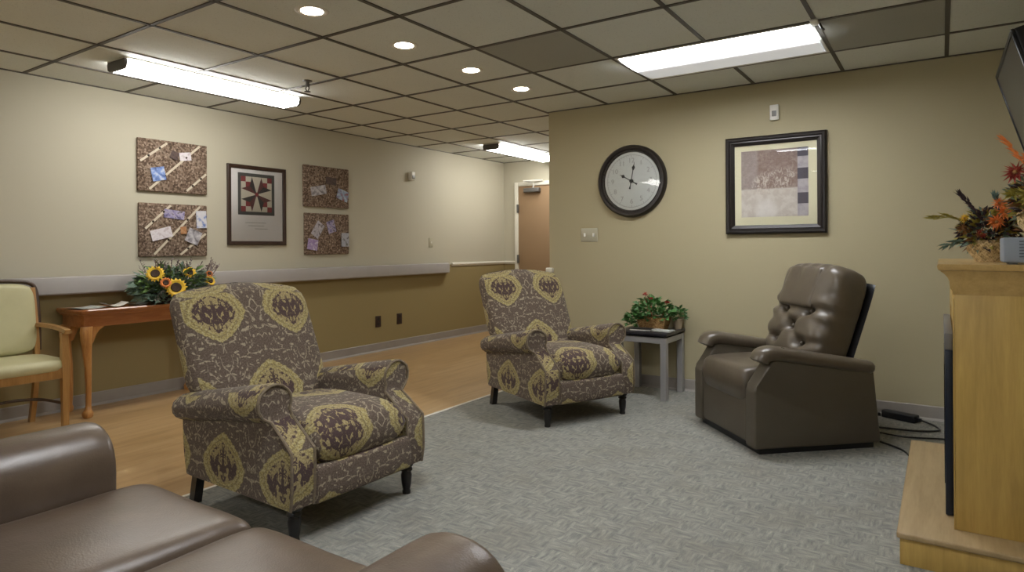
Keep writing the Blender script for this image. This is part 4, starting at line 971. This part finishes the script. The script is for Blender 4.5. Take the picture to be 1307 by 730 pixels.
b1 = [(0,0),(.05,0),(.055,.012),(.078,.045),(.082,.075),(.07,.092),(.06,.085),(0,.08)]
arrangement('autumn flower basket at the far left end of the mantel', (5.565,3.43,MZ), b1, .10, .20,
  [((.05,-.09,.205),(.1,-1,.3),.042,'orange'), ((.02,-.10,.165),(-.2,-1,.1),.042,'orange'), ((.075,-.08,.235),(.3,-1,.4),.035,'orange'), ((-.09,-.06,.14),(-.6,-1,.2),.035,'rust'), ((-.06,-.05,.10),(-.4,-1,0),.028,'olive'), ((-.085,-.05,.185),(-.6,-1,.5),.026,'yellow'), ((.03,-.09,.24),(0,-1,.5),.034,'orange'), ((-.03,-.09,.12),(-.2,-1,0),.026,'red')],
  [([(-.02,0,.15),(-.05,0,.22),(-.10,0,.28)],'dusk'), ([(-.05,0,.12),(-.12,-.02,.19),(-.20,-.04,.185)],'olive'), ([(.02,0,.15),(.03,.02,.24),(.02,.02,.27)],'bluegreen'), ([(-.05,-.04,.10),(-.10,-.06,.09),(-.15,-.06,.07)],'bluegreen')])
b2 = [(0,0),(.05,0),(.06,.012),(.085,.05),(.088,.085),(.075,.105),(.065,.098),(0,.09)]
arrangement('taller autumn flower basket standing on the slate box at the right edge', (5.715,3.048,MZ+.099), b2, .10, .22,
  [((-.09,-.05,.235),(-.6,-1,.4),.05,'red'), ((-.05,-.05,.285),(-.4,-1,.5),.04,'orange'), ((-.06,-.09,.15),(-.4,-1,.2),.045,'olive'), ((.04,-.10,.20),(.1,-1,.3),.045,'orange'), ((.0,-.08,.29),(0,-1,.6),.045,'orange'), ((.09,-.05,.25),(.6,-1,.4),.045,'red')],
  [([(-.03,0,.22),(-.08,0,.30),(-.12,0,.36)],'orange'), ([(.03,0,.22),(.07,0,.30),(.10,.02,.36)],'orange'), ([(-.05,-.04,.14),(-.08,-.06,.16),(-.105,-.08,.15)],'olive')])

# ------------------------------------------------------------------ television on the right wall
t = thing('television', 'black flat television tilted down from the right wall above the mantel', 'television', (5.65,4.057,2.13), rot=(0,math.radians(-16),0))
Wt, Ht = .4765, .56
bm = BM(); frame = [(0,0)]
box(bm, (.012,-Wt,-Ht), (.055,Wt,0), .008, 3); obj('casing', bm, M['black'], t)
bm = BM()
for q in ((-Wt,-Ht,Wt,-Ht+.03),(-Wt,-.022,Wt,0),(-Wt,-Ht+.03,-Wt+.022,-.022),(Wt-.022,-Ht+.03,Wt,-.022)): box(bm, (0,q[0],q[1]), (.014,q[2],q[3]), .003, 1)
obj('bezel', bm, M['black'], t)
bm = BM(); box(bm, (.004,-Wt+.02,-Ht+.028), (.013,Wt-.02,-.02)); obj('screen', bm, M['screen'], t, 0)
bm = BM(); box(bm, (.055,-.15,-.42), (.085,.15,-.14), .004); obj('mount_plate', bm, M['greymetal'], t)
bm = BM(); Mi = Matrix.Rotation(math.radians(16),4,'Y')
tube(bm, [(.08,0,-.28), Mi @ Vector((.235,0,-.27))], .022, 10); box(bm, (.282,-.10,-.38), (.296,.10,-.16), .003, M=Mi); obj('wall_arm', bm, M['greymetal'], t)

# ------------------------------------------------------------------ world, view
w_ = bpy.data.worlds.new('world'); S.world = w_; w_.use_nodes = True
w_.node_tree.nodes['Background'].inputs[0].default_value = (.5,.48,.44,1); w_.node_tree.nodes['Background'].inputs[1].default_value = .2
S.view_settings.view_transform = 'Standard'; S.view_settings.look = 'None'; S.view_settings.gamma = 1; S.view_settings.use_curve_mapping = False
S.view_settings.exposure = 1.0
S.cycles.use_denoising = True; S.cycles.max_bounces = 8; S.cycles.diffuse_bounces = 5; S.cycles.sample_clamp_indirect = 6
